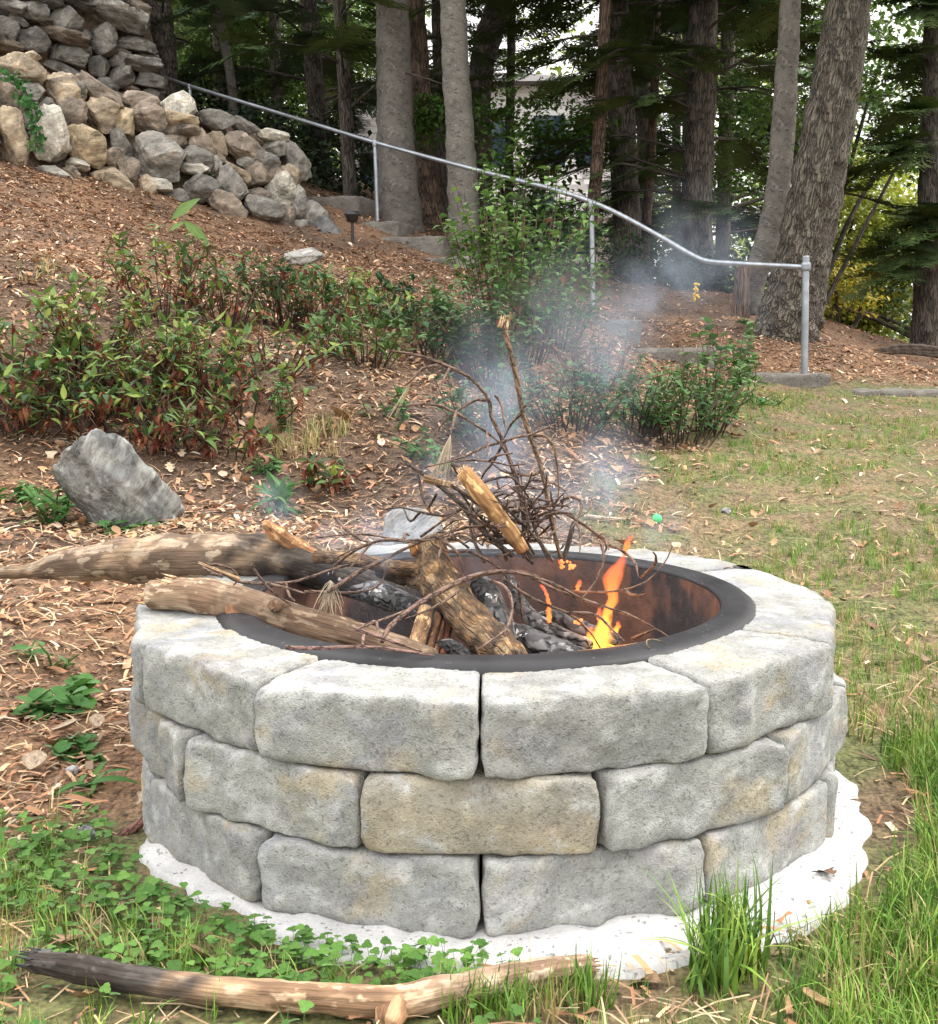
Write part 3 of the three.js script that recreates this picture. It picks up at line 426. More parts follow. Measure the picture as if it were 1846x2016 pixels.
  brush('long bent branch running level over the front left log with a hooked end', Bz, 1.86, 1.94, [[60, 300], [150, 345], [300, 355], [400, 352], [500, 332], [600, 298], [700, 265], [810, 245]], [14, 22, 22, 20, 20, 20, 18, 14], [[[60, 320], [-10, 290], [-40, 262], [60, 258], [120, 285], [146, 330], [122, 365]], [[300, 355], [400, 378], [500, 408]], [[400, 352], [420, 420], [450, 450]]]);
  splinters(scene.children[scene.children.length - 1], P(...Bz(60, 300), 1.86), V(-1, 0.45, 0), 0.006, 5, 0.05);
  brush('short twig with a broken orange tip crossing the front left log', Bz, 1.82, 1.86, [[215, 255], [260, 320], [330, 400], [430, 470]], [22, 17, 16, 12], []);
  brush('thick reddish branch curving from the front rim up over the forked log', Bz, 1.66, 1.86, [[916, 668], [950, 600], [1020, 530], [1120, 460], [1220, 400], [1330, 345], [1420, 310], [1560, 290], [1700, 312], [1850, 365], [1990, 440]], [34, 34, 34, 36, 36, 38, 30, 26, 24, 22, 18], [[[1080, 490], [960, 535], [860, 570], [775, 602]], [[1330, 392], [1280, 430], [1160, 500], [1040, 545]], [[830, 580], [880, 560], [895, 600], [892, 645]], [[1490, 340], [1570, 370], [1612, 450], [1602, 550], [1570, 612], [1500, 660], [1435, 705]]], null, { color: [0.4, 0.25, 0.19] });
  brush('thin brown branch hooping over the forked log', Bz, 1.84, 1.9, [[560, 112], [700, 95], [850, 95], [1000, 120], [1150, 125], [1280, 100], [1360, 86], [1450, 150]], [8, 11, 13, 14, 14, 12, 11, 9], [[[660, 0], [730, 70], [820, 130]], [[1190, 100], [1300, 170], [1342, 240], [1350, 330]], [[1370, 180], [1480, 230], [1562, 290], [1600, 362]], [[1030, 130], [1040, 90], [1060, 100]]]);
  brush('straight pinkish stick lying on the front of the steel flange', Bz, 1.585, 1.6, [[398, 698], [500, 702], [600, 702], [800, 695], [1000, 712], [1190, 742]], [26, 27, 27, 26, 22, 12], [[[812, 690], [818, 640], [828, 610]], [[770, 600], [900, 640], [1040, 690], [1130, 720]]], null, { name: 'stick', cat: 'stick', color: [0.46, 0.27, 0.23] });
  brush('bare branch with upturned forked tips reaching over the right of the ring', Cz, 1.86, 2.02, [[-60, 300], [60, 270], [180, 262], [260, 280], [330, 312], [420, 352], [560, 360], [700, 350], [820, 300], [900, 210], [932, 140]], [22, 22, 21, 19, 18, 16, 13, 12, 12, 10, 7], [[[780, 290], [845, 230], [852, 190], [840, 170]], [[590, 130], [600, 200], [560, 310], [480, 410]], [[690, 160], [750, 220], [768, 290]], [[700, 350], [740, 375], [805, 370]]]);
  brush('brown branch sloping down through the flames to the right', Cz, 1.84, 1.9, [[120, 300], [220, 370], [320, 420], [420, 460], [480, 500], [540, 560], [590, 640]], [16, 18, 18, 16, 14, 12, 9], [[[250, 290], [350, 340], [480, 390], [600, 430], [720, 470], [820, 520], [912, 575]], [[190, 320], [200, 420], [210, 500]], [[420, 462], [560, 470], [640, 540], [700, 600]], [[740, 585], [800, 560], [850, 538]]]);
  brush('thin curled twig caught on the right of the steel flange', Cz, 1.66, 1.64, [[905, 610], [860, 592], [815, 590], [805, 605], [830, 640], [870, 655], [893, 668]], [5, 6, 7, 7, 6, 6, 8], [], null, { name: 'curled_twig', cat: 'twig', color: [0.6, 0.45, 0.26] });
  for (const m of [[[560, 985], [640, 1080], [720, 1190], [800, 1300]], [[610, 1030], [700, 1110], [780, 1210], [850, 1320]], [[640, 1000], [720, 1090], [820, 1230], [870, 1310]], [[520, 1010], [600, 1120], [690, 1230], [750, 1340]], [[690, 1050], [770, 1130], [880, 1250], [960, 1340]], [[560, 1120], [650, 1180], [760, 1260], [860, 1350]], [[830, 1070], [850, 1160], [900, 1260], [930, 1340]], [[590, 1060], [580, 1160], [600, 1260], [640, 1350]]]) { const b = brush('dark straight stick in the bundle leaning right in the middle of the brushwood', Az, R(1.93, 2.03), R(1.9, 2), m.map(([x, y]) => [x + R(-10, 10), y + R(-8, 8)]), [12, 16, 19, 20], [[m[1], [m[1][0] + R(20, 90), m[1][1] - R(10, 60)], [m[1][0] + R(80, 150), m[1][1] - R(0, 70)]], [m[2], [m[2][0] - R(20, 80), m[2][1] - R(-10, 40)], [m[2][0] - R(90, 160), m[2][1] + R(-30, 40)]]], null, { color: [0.24, 0.17, 0.135], group: 'dark straight sticks bundled in the middle of the brushwood' }); }
  // fine dark twigs heaped over the middle, fanning out from the bundle
  for (let i = 0; i < 16; i++) {
    const x0 = R(560, 900), y0 = R(1120, 1330), a = R(-2.9, -0.25), L = R(170, 380), bend = R(-0.5, 0.5), pt = (t) => [x0 + Math.cos(a + bend * t) * L * t, y0 + Math.sin(a + bend * t) * L * t * 0.75], m = [1, 0.75, 0.5, 0.25, 0].map(pt);
    const tw = [0.35, 0.55, 0.75].map((t, k) => { const [x, y] = pt(t), b = a + (k % 2 ? 0.7 : -0.7), l = R(40, 110); return [[x, y], [x + Math.cos(b) * l * 0.5, y + Math.sin(b) * l * 0.45], [x + Math.cos(b + bend * 0.5) * l, y + Math.sin(b + bend * 0.5) * l * 0.85]]; });
    brush('fine dark dead twig fanning out of the brushwood heap', Az, R(1.84, 2.1), R(1.86, 2.02), m, [4, 8, 11, 13, 14], tw, null, { name: 'dead_twig', cat: 'twig', tw: 0.85, color: [0.27, 0.185, 0.15], group: 'fine dark twigs fanning out of the brushwood heap' });
  }
  // the finest wiry tangle
  for (let i = 0; i < 4; i++) {
    const cx = [700, 620, 820, 900, 760, 560, 680][i], cy = [1080, 1180, 1200, 1100, 1010, 1120, 950][i], tw = [];
    const arc = () => { const a0 = R(0, 6.28), a1 = a0 + R(0.6, 1.5), r = R(60, 150), x = cx + R(-120, 120), y = cy + R(-70, 60), o = []; for (let k = 0; k <= 5; k++) { const a = lerp(a0, a1, k / 5); o.push([x + r * 1.2 * Math.cos(a), y + r * 0.75 * Math.sin(a)]); } return o; };
    for (let k = 0; k < 5; k++) tw.push(arc());
    const m = arc(); brush(null, Az, R(1.86, 2.08), R(1.86, 2.05), m, [7, 9, 9, 7], tw, null, { name: 'wiry_twig', cat: 'twig', tw: 0.75, group: 'wiry twigs tangled in the middle of the brushwood' });
    scene.children[scene.children.length - 1].userData.label = 'thin wiry dead twig curled in the tangle of the brushwood';
  }
}
// ---------------------------------------------------------------- flames and embers
{
  const fm = (a, b, e) => { const em = tex(64, (u, v) => { const k = ss(v + 0.15 * (tfbm(u, v, 4, 7, 3) - 0.5), 0.05, 0.9); return mixc(a, b, k); }), al = tex(128, (u, v) => { const e = 1 - Math.abs(u * 2 - 1), w = 0.5 * (tfbm(u, v, 4, 9, 4, 3) - 0.5); return clamp(ss(e + w, 0.12, 0.75) * (1 - ss(v + w * 0.6, 0.6, 0.98)) * ss(v, -0.05, 0.05) * (0.55 + 0.6 * tfbm(u, v, 9, 19, 3, 3)), 0, 1); }); return std({ name: 'flame', color: C(0, 0, 0), emissive: C(1, 1, 1), emissiveIntensity: e, emissiveMap: em, alphaMap: al, transparent: true, roughness: 1, side: THREE.DoubleSide }); };
  const hot = fm([1, 0.46, 0.06], [0.85, 0.12, 0.03], 1.9), cool = fm([0.95, 0.24, 0.05], [0.8, 0.13, 0.06], 1.25);
  const tongue = (name, pts, ws, d, m, label) => {
    const q = line3(pts, Cz, d, d), c = new THREE.CatmullRomCurve3(q), N = 22, pos = [], uv = [], idx = [];
    for (let f = 0; f < 3; f++) { const a0 = f * 1.05 + R(-0.3, 0.3), base = pos.length / 3; for (let k = 0; k <= N; k++) { const t = k / N, p = c.getPoint(t), i = Math.min(ws.length - 2, Math.floor(t * (ws.length - 1))), w = radOf(lerp(ws[i], ws[i + 1], t * (ws.length - 1) - i) * 0.4085, d) * 1.5, a = a0 + 1.2 * t; for (let j = 0; j <= 6; j++) { const u = j / 6 - 0.5, bow = 0.5 * w * (0.25 - u * u); pos.push(p.x + Math.cos(a) * u * 2 * w - Math.sin(a) * bow + 0.004 * n3(t * 5 + f * 9, u * 3, d * 30), p.y, p.z + Math.sin(a) * u * 2 * w + Math.cos(a) * bow); uv.push(j / 6, t); } } for (let k = 0; k < N; k++) for (let j = 0; j < 6; j++) { const i = base + k * 7 + j; idx.push(i, i + 1, i + 7, i + 1, i + 8, i + 7); } }
    const g = geoOf(pos, uv, idx);
    return lone(name, label, 'flame', g, m);
  };
  tongue('flame', [[588, 645], [585, 590], [600, 540], [612, 490], [625, 430], [640, 370], [650, 330]], [96, 110, 86, 56, 40, 30, 6], 1.97, hot, 'bright yellow flame at the foot of the fire on the right');
  tongue('flame', [[640, 620], [650, 560], [668, 530], [672, 500]], [50, 44, 24, 6], 2.02, hot, 'small yellow flame just right of the brightest flame');
  tongue('flame', [[555, 640], [548, 600], [538, 560], [545, 525]], [40, 46, 30, 5], 1.95, hot, 'small orange flame licking up left of the brightest flame');
  tongue('flame', [[600, 560], [590, 510], [578, 470], [585, 430]], [30, 34, 24, 4], 2.02, cool, 'thin orange flame behind the brightest flame');
  tongue('flame', [[628, 470], [650, 410], [640, 350], [642, 300], [665, 250], [690, 210], [708, 150]], [6, 40, 66, 88, 78, 46, 6], 2.0, cool, 'broad orange flame floating above the brightest flame');
  tongue('flame', [[340, 520], [338, 450], [335, 400], [318, 350], [288, 315]], [14, 20, 14, 18, 6], 1.98, cool, 'thin tall orange flame on the left of the fire');
  tongue('flame', [[470, 360], [480, 330], [488, 300]], [20, 24, 6], 2.05, cool, 'faint small orange flame between the thin and the broad flame');
  tongue('flame', [[700, 190], [712, 140], [722, 112], [742, 85]], [10, 34, 22, 4], 2.02, cool, 'detached pale orange lick of flame at the very top');
  tongue('flame', [[400, 250], [395, 225], [384, 205]], [14, 16, 5], 2.0, cool, 'tiny red flame on a twig end left of the flames');
  const em = []; for (let i = 0; i < 46; i++) { const [x, y, s] = pick([[420, 225, 26], [450, 240, 16], [490, 490, 24], [475, 505, 16], [520, 600, 20]]); em.push([mat4(P(...Cz(x + R(-s, s), y + R(-s * 0.6, s * 0.6)), 1.97 + R(-0.02, 0.02)), new THREE.Euler(R(0, 6), R(0, 6), 0), R(0.5, 1.3))]); }
  const e = inst('ember_glow', new THREE.IcosahedronGeometry(0.0022, 0), std({ name: 'ember', color: C(0.1, 0.02, 0.01), emissive: C(1, 0.22, 0.06), emissiveIntensity: 1.6 }), em); tag(e, 'glowing red embers on the twig ends by the flames', null, null, 'stuff');
  const l = new THREE.PointLight(new THREE.Color(1, 0.42, 0.12), 0.05); l.position.copy(P(...Cz(600, 520), 1.9)); l.shadow.radius = 2.5; scene.add(l);
}
// foreground: a half burnt branch in the grass
{
  const t = log('forked branch in the front grass, charred black at its left end', 'fallen branch', [[62, 1892, 1.335], [150, 1906, 1.318], [250, 1926, 1.298], [380, 1944, 1.28], [520, 1958, 1.266], [640, 1966, 1.258], [780, 1972, 1.252], [880, 1952, 1.272], [1000, 1928, 1.296], [1100, 1910, 1.314], [1164, 1902, 1.322]], [44, 58, 58, 56, 58, 58, 66, 64, 64, 58, 46], M.oldWood, { name: 'fallen_branch', seed: 61, rough: 0.1, freq: 18, sides: 20, color: (tt, a, p) => { const k = 1 - ss(tt + 0.05 * n3(p.x * 20, p.y * 34, p.z * 34), 0.26, 0.36), q = 1 + 0.28 * n3(p.x * 22, p.y * 40, p.z * 40), w = ss(tt, 0.6, 0.72); return mixc(mixc([0.7, 0.55, 0.42], [0.66, 0.55, 0.49], w), [0.1, 0.095, 0.1], k).map((x) => x * q); } });
  part('side_stub', limb(line3([[780, 1966, 1.256], [772, 1990, 1.24], [760, 2016, 1.222]]), [0.019, 0.018, 0.015], { sides: 14, step: 0.008, rough: 0.2, freq: 30, color: shade([0.62, 0.42, 0.28], 0.4, 40) }), M.oldWood, t);
  splinters(t, P(1158, 1902, 1.322), V(1, 0.1, 0), 0.011, 8, 0.02); splinters(t, P(70, 1890, 1.335), V(-1, 0.15, 0), 0.012, 8, 0.025, M.char);
  const s = thing('stick', 'short dark reddish stick lying against the left foot of the fire pit', 'stick', P(215, 1665, 1.83)); part('wood', limb(line3([[150, 1692, 1.77], [200, 1672, 1.77], [250, 1640, 1.78], [290, 1612, 1.8]]), [0.006, 0.008, 0.0085, 0.006], { sides: 10, step: 0.01, rough: 0.14, color: shade([0.28, 0.13, 0.1], 0.4) }), M.twig, s);
  for (const [x, y, l] of [[1458, 1279, 'small broken bark crumb on the right top of the block ring'], [1518, 1239, 'chip of brown bark beside the steel flange on the right']]) { const b = thing('bark_chip', l, 'bark chip', P(x, y, y > 1260 ? 1.83 : 1.94)); const dd = y > 1260 ? 1.83 : 1.95; for (let i = 0; i < 4; i++) part('sliver', limb([P(x - 38 + i * 10, y + 6 - i * 2, dd), P(x + R(0, 40), y - R(0, 6), dd)], [0.003, 0.0035], { sides: 5, step: 0.01, rough: 0.5, freq: 60, color: shade([0.4, 0.26, 0.15], 0.4) }), M.twig, b); }
  // the black scorched piece lying on the back right of the ring
  const sc = thing('charred_bark', 'flat scorched slab of charred wood on the back right of the block ring', 'charred wood', P(1420, 1130, 2.3));
  for (const [x0, y0, x1, y1, w] of [[1350, 1118, 1455, 1126, 24], [1400, 1124, 1478, 1132, 22], [1435, 1150, 1475, 1134, 26], [1390, 1112, 1440, 1120, 16]]) { const g = limb(line3([[x0, y0, 2.36], [(x0 + x1) / 2, (y0 + y1) / 2, 2.33], [x1, y1, 2.3]]), [0.006, w * 0.0009, 0.006], { sides: 8, step: 0.012, rough: 0.4, freq: 40 }), p = g.attributes.position; for (let i = 0; i < p.count; i++) p.setY(i, 0.322 + Math.max(0, (p.getY(i) - 0.322)) * 0.3); g.computeVertexNormals(); part('slab', g, M.char, sc); }
}

// ---------------------------------------------------------------- field stone walls on the bank
{
  const TINT = [[0.34, 0.32, 0.285], [0.47, 0.375, 0.265], [0.31, 0.25, 0.195], [0.66, 0.62, 0.53], [0.25, 0.235, 0.21], [0.58, 0.46, 0.3]];
  const wall = (name, label, rows, dOf, k, sq, outline, coreBack, dim) => {
    const a0 = P(outline[0][0], outline[0][1], dOf(...outline[0])), t = thing(name, label, 'stone wall', a0);
    rows.forEach(([x, y, w, h, rot, c], i) => {
      const px = x * 0.3472, py = y * 0.3472, d = dOf(px, py) + R(-0.05, 0.05), s = 0.3472 * d / F, big = w * h > 30000;
      const g = stoneGeo(i * 3 + k, w * s * 1.12, h * s * 1.14, Math.max(w, h) * s * 0.75, (() => { const q = R(0.85, 1.12) * dim; return TINT[c].map((x) => x * q); })(), sq, big ? 16 : 11), m = new THREE.Mesh(g, M.rock); m.name = 'stone';
      const p = P(px, py, d); m.position.copy(t.worldToLocal(p)); m.rotation.set(R(-0.12, 0.12), R(-0.3, 0.3), -rot * Math.PI / 180); t.add(m);
    });
    const pos = [], idx = [], uv = [], n = outline.length; for (const off of [0.16, coreBack]) for (const [x, y] of outline) { const p = P(x, y, dOf(x, y) + off); pos.push(p.x, p.y, p.z); uv.push(p.x, p.y); }
    const tri = THREE.ShapeUtils.triangulateShape(outline.map(([x, y]) => new THREE.Vector2(x, y)), []); for (const [a, b, c] of tri) idx.push(a, c, b, a + n, b + n, c + n);
    for (let i = 0; i < n; i++) { const j = (i + 1) % n; idx.push(i, j, i + n, j, j + n, i + n); }
    const g = geoOf(pos, uv, idx).toNonIndexed(); g.computeVertexNormals(); part('rubble_core', g, std({ name: 'earth', color: C(0.3, 0.21, 0.15), map: T.grit }), t); return t;
  };
  scene.updateMatrixWorld(true);
  wall('upper_stone_wall', 'dark stacked flat stone wall on the upper terrace, ending at the handrail', [[60, 40, 180, 90, 0, 4], [180, 60, 200, 110, 10, 4], [370, 110, 180, 170, 25, 0], [640, 80, 360, 140, 18, 0], [590, 210, 160, 150, 5, 0], [775, 245, 210, 90, 8, 0], [580, 270, 210, 100, 20, 4], [830, 320, 130, 60, 5, 0], [780, 370, 280, 70, 5, 0], [850, 460, 190, 90, 8, 0], [680, 435, 160, 120, 3, 4], [560, 370, 110, 140, 8, 4], [400, 320, 220, 140, 5, 4], [330, 190, 330, 90, 15, 2], [200, 230, 170, 150, 20, 4], [150, 220, 90, 80, 0, 1], [50, 180, 130, 160, 0, 4], [60, 270, 170, 60, 10, 2], [380, 400, 260, 70, 25, 4], [780, 130, 120, 130, 20, 0], [460, 20, 200, 70, 10, 4], [280, 20, 160, 60, 0, 4], [730, 500, 120, 60, 20, 2], [870, 545, 140, 70, 15, 4], [660, 350, 110, 70, 10, 0], [90, 100, 160, 60, 30, 4], [250, 120, 120, 60, 25, 2], [480, 200, 80, 80, 20, 4], [690, 300, 110, 50, 20, 2], [470, 280, 90, 60, 0, 4], [880, 400, 80, 60, 0, 0], [-90, 60, 160, 130, 0, 4], [-100, 200, 170, 140, 0, 2], [-20, -40, 200, 80, 5, 4], [180, -50, 220, 90, 5, 0], [400, -50, 220, 90, 10, 4], [620, -30, 200, 80, 15, 0], [790, 45, 130, 80, 20, 2], [880, 500, 120, 60, 5, 4], [760, 560, 160, 80, 10, 2], [600, 480, 160, 90, 10, 4]],
    (x) => lerp(12.6, 13.9, x / 330), 300, 0.85, [[-60, 220], [-60, -40], [200, -40], [262, -12], [296, 60], [318, 150], [322, 200], [200, 210]], 2.4, 1);
  wall('field_stone_wall', 'lower wall of rounded tan and grey field stones along the mulch bank', [[120, 395, 250, 165, 8, 1], [185, 315, 100, 50, 10, 5], [50, 560, 160, 200, 10, 2], [75, 790, 170, 330, 0, 1], [280, 770, 210, 310, -5, 3], [190, 525, 120, 100, 0, 0], [360, 515, 230, 190, 35, 1], [570, 530, 300, 150, 30, 2], [405, 655, 200, 190, 10, 2], [270, 620, 120, 120, 20, 4], [580, 660, 210, 200, 30, 1], [705, 700, 130, 170, 20, 5], [490, 830, 250, 200, 20, 5], [440, 930, 140, 65, 20, 3], [300, 1000, 240, 120, 20, 0], [640, 1070, 360, 200, 35, 1], [650, 900, 140, 120, 0, 2], [690, 840, 110, 220, -5, 4], [880, 890, 280, 330, 25, 0], [800, 570, 190, 90, 10, 2], [820, 665, 250, 160, 15, 2], [1005, 610, 230, 160, 0, 3], [1000, 690, 250, 120, 5, 5], [1030, 745, 220, 80, 5, 2], [970, 800, 170, 90, 5, 2], [1010, 870, 75, 65, 0, 3], [1065, 845, 75, 75, 0, 3], [1150, 820, 150, 190, -30, 2], [1215, 815, 120, 170, -15, 1], [1110, 905, 190, 140, 20, 4], [1090, 950, 200, 80, 12, 3], [1140, 1070, 220, 160, 5, 4], [1300, 1060, 170, 230, -30, 0], [910, 1050, 170, 95, 15, 3], [850, 1160, 95, 95, 0, 3], [830, 1060, 100, 150, -20, 1], [1380, 840, 240, 160, 10, 2], [1545, 765, 180, 65, 5, 3], [1560, 830, 130, 120, 0, 0], [1490, 920, 230, 120, 20, 4], [1350, 980, 170, 65, 35, 1], [1450, 1000, 160, 160, 40, 2], [1460, 1105, 150, 80, 0, 2], [1590, 1080, 170, 190, -20, 3], [1490, 1200, 230, 150, 20, 0], [1650, 1010, 120, 180, -15, 1], [1680, 920, 140, 220, -30, 0], [1690, 1150, 120, 180, 0, 0], [1610, 1230, 120, 130, 10, 2], [1700, 1290, 100, 120, 0, 0], [1290, 1180, 230, 160, 20, 2], [1230, 690, 220, 120, 10, 4], [1390, 720, 170, 90, 15, 4], [1790, 1240, 150, 200, 0, 4], [730, 960, 130, 130, 0, 2], [1210, 950, 90, 140, -10, 0], [440, 520, 80, 110, 20, 4], [400, 990, 110, 100, 10, 2], [160, 680, 80, 120, 0, 4], [30, 460, 130, 60, 0, 4], [960, 990, 110, 110, 0, 4], [1240, 900, 90, 70, 20, 2], [1390, 920, 110, 80, 20, 0], [1560, 1000, 110, 100, 30, 2], [1000, 1130, 140, 120, 0, 4], [-100, 500, 190, 210, 0, 1], [-110, 720, 200, 260, 0, 0]],
    (x, y) => lerp(9.5, 10.9, x / 600) + clamp((320 + x * 0.233 - y) / 190, 0, 1.4) * 0.4, 1, 0.5, [[-60, 345], [-60, 120], [60, 118], [120, 160], [230, 180], [330, 215], [400, 240], [500, 260], [560, 270], [590, 300], [600, 440], [585, 470], [430, 430], [300, 410], [130, 350]], 1.8, 1);
  // creeper hanging down its left end
  const v = thing('creeper', 'small green creeper hanging down the left end of the stone wall', 'plant', P(90, 300, 9.6)), gs = []; const path = line3([[8, 145, 9.5], [30, 160, 9.45], [52, 195, 9.35], [66, 225, 9.3], [72, 262, 9.25], [68, 300, 9.25]]);
  part('stem', limb(path, [0.006, 0.004], { sides: 5, step: 0.05 }), M.barkDark, v); const cv = new THREE.CatmullRomCurve3(path), lf = [];
  for (let i = 0; i < 190; i++) { const p = cv.getPoint(rnd()).add(V(R(-0.06, 0.06), R(-0.05, 0.05), R(-0.03, 0.06))); lf.push([mat4(p, new THREE.Euler(R(-1, 1), R(-1, 1), R(0, 6)), R(0.6, 1.2)), jit([0.06, 0.19, 0.045], 0.35)]); }
  inst('foliage', leafGeo(0.045, 0.04, 0.3, 0.2, 2), M.leaf, lf, v).userData.kind = 'stuff';
  // boulders standing in the mulch
  const boulder = (label, px, py, d, w, h, dp, tint, rot, sq, mat) => { const p = P(px, py, d), g = stoneGeo(px, w, h, dp, tint, sq, 26), m = lone('boulder', label, 'boulder', g, mat); m.position.copy(p); m.rotation.set(0.35, -0.25, rot); return m; };
  boulder('tilted slab of grey speckled granite standing in the wood chips at left', 225, 972, 3.75, 0.36, 0.46, 0.2, [0.3, 0.305, 0.29], 0.62, 0.66, M.rockNear);
  boulder('pale flat stone half sunk in the mulch behind the laurel shrubs', 600, 505, 8.6, 0.3, 0.12, 0.25, [0.42, 0.4, 0.37], 0, 0.2, M.rock);
  boulder('low grey stone in the hazy litter right behind the fire', 800, 1048, 3.4, 0.22, 0.12, 0.2, [0.3, 0.3, 0.3], 0, 0.2, M.rockNear);
  boulder('grey stone beside the lower wall end at the top of the steps', 640, 470, 11.0, 0.5, 0.42, 0.4, [0.2, 0.2, 0.2], 0, 0.3, M.rock);
}

// ---------------------------------------------------------------- steps and handrail
{
  const step = (label, x0, yt, x1, yb, d, depth, yaw) => {
    const w = (x1 - x0) * d / F, h = Math.max(0.14, (yb - yt) * d / F), s = R(0, 90), g = roundBox(w, h + 0.1, depth, 0.02, 20, 8, 10, (q) => { const e = n3(q.x * 5 + s, q.y * 7, q.z * 5); q.x += 0.012 * n3(q.x * 9 + s, q.y * 9, q.z * 9); q.y += 0.01 * e; q.z += 0.012 * n3(q.x * 6, q.y * 9 + s, q.z * 6); return null; });
    const m = lone('concrete_step', label, 'step', g, M.step); m.position.copy(P((x0 + x1) / 2, yt, d)); m.position.y -= (h + 0.1) / 2; m.position.z -= depth / 2; m.rotation.y = yaw; return m;
  };
  step('bottom concrete step under the end post of the handrail', 1470, 736, 1640, 764, 8.75, 0.5, -0.12);
  step('long flat concrete slab at the right edge beyond the lawn', 1690, 768, 1960, 790, 8.4, 0.5, 0.05);
  step('second concrete step from the bottom, half hidden by a sapling', 1265, 686, 1420, 716, 9.1, 0.45, -0.2);
  step('square dark concrete block beside the middle handrail post', 1172, 630, 1268, 676, 9.5, 0.45, -0.2);
  step('concrete step just above the tall green bush', 830, 506, 960, 545, 10.4, 0.5, -0.3);
  step('concrete step below the grey tree roots', 735, 465, 888, 505, 11.0, 0.5, -0.3);
  step('upper concrete step left of the third handrail post', 690, 436, 800, 474, 11.4, 0.5, -0.3);
  step('topmost weathered step beside the stone wall end', 612, 385, 720, 440, 12.0, 0.5, -0.3);
  const r = thing('handrail', 'galvanised pipe handrail running down beside the steps', 'handrail', P(1583, 735, 8.9));
  const rp = [[322, 152, 14.4], [373, 169, 14], [560, 226, 12.9], [740, 281, 11.8], [950, 338, 10.8], [1100, 376, 10.1], [1165, 398, 9.9], [1215, 420, 9.75], [1300, 466, 9.5], [1372, 507, 9.28], [1392, 514, 9.23], [1450, 519, 9.1], [1584, 526, 8.9]];
  part('rail', limb(line3(rp), [0.02, 0.02], { sides: 12, step: 0.06, rough: 0 }), M.zinc, r);
  for (const [x0, y0, x1, y1, d, w] of [[1583, 742, 1586, 506, 8.9, 0.027], [1168, 640, 1164, 404, 9.9, 0.02], [743, 445, 738, 283, 11.8, 0.02], [375, 205, 373, 172, 14, 0.02]]) { part('post', limb([P(x0, y0, d), P(x1, y1, d)], [w, w], { sides: 14, step: 0.3, rough: 0, cap: 0.9 }), M.zinc, r); const c = P(x1, y1 + (w > 0.025 ? 20 : 0), d); part('clamp', limb([c.clone().add(V(0, -0.025, 0)), c.clone().add(V(0, 0.03, 0))], [w * 1.35, w * 1.35], { sides: 12, step: 0.05, rough: 0, cap: 0.4 }), M.zinc, r); }
  for (const [px, py, d, l] of [[694, 480, 10.6, 'small black path light beside the upper steps'], [984, 520, 10.2, 'small black path light half hidden by the tall green bush']]) { const b = P(px, py, d), t = thing('path_light', l, 'path light', b); part('stake', limb([b.clone().add(V(0, -0.1, 0)), b.clone().add(V(0, 0.2, 0))], [0.014, 0.014], { sides: 8, step: 0.1, rough: 0 }), M.black, t); const h = new THREE.LatheGeometry([[0, 0.29], [0.06, 0.28], [0.075, 0.25], [0.06, 0.245], [0.045, 0.19], [0, 0.18]].map(([x, y]) => new THREE.Vector2(x, y)).reverse(), 20); part('lamp_head', h, M.black, t).position.set(0, 0, 0); }
}

// ---------------------------------------------------------------- trees
const sprayGeo = (() => {                                     // flat conifer branchlet, rib along +y
  const r = rngOf(5), pos = [], uv = [], idx = []; const quad = (x, y, z, dx, dy, dz, l, w) => { const b = pos.length / 3, nx = -dy, ny = dx; pos.push(x - nx * w, y - ny * w, z, x + nx * w, y + ny * w, z, x + dx * l + nx * w * 0.3, y + dy * l + ny * w * 0.3, z + dz * l, x + dx * l - nx * w * 0.3, y + dy * l - ny * w * 0.3, z + dz * l); uv.push(0, 0, 1, 0, 1, 1, 0, 1); idx.push(b, b + 1, b + 2, b, b + 2, b + 3); };
  quad(0, 0, 0, 0, 1, -0.1, 1, 0.012);
  for (let k = 0; k < 13; k++) for (const s of [-1, 1]) { const t = (k + 0.5 + r() * 0.4) / 13.5, a = 0.95 + r() * 0.3, l = 0.4 * Math.sin(Math.PI * (0.18 + 0.8 * t)) * (0.7 + 0.5 * r()); quad(0, t, -0.1 * t, s * Math.sin(a), Math.cos(a), -0.12 + 0.2 * (r() - 0.5), l, 0.03); if (l > 0.2) for (let q = 0; q < 3; q++) { const u = 0.3 + 0.25 * q, b = a - (q % 2 ? 0.75 : -0.65); quad(s * Math.sin(a) * l * u, t + Math.cos(a) * l * u, -0.1 * t, s * Math.sin(b), Math.cos(b), -0.1, l * 0.4, 0.02); } }
  return geoOf(pos, uv, idx);
})();
const leafClump = (() => { const gs = []; const r0 = rnd; rnd = rngOf(9); for (let i = 0; i < 16; i++) gs.push(moved(leafGeo(R(0.07, 0.11), R(0.05, 0.075), 0.4, 0.15, 2), mat4(V(R(-0.2, 0.2), R(-0.16, 0.16), R(-0.2, 0.2)), new THREE.Euler(R(-2.2, -0.8), R(0, 6.28), R(-0.5, 0.5), 'YXZ'), 1))); rnd = r0; return mergeGeometries(gs); })();
const basis = (p, y, up, s) => { const Y = y.clone().normalize(), Xx = Y.clone().cross(up).normalize(), Z = Xx.clone().cross(Y); return new THREE.Matrix4().makeBasis(Xx.multiplyScalar(s), Y.multiplyScalar(s), Z.multiplyScalar(s)).setPosition(p); };
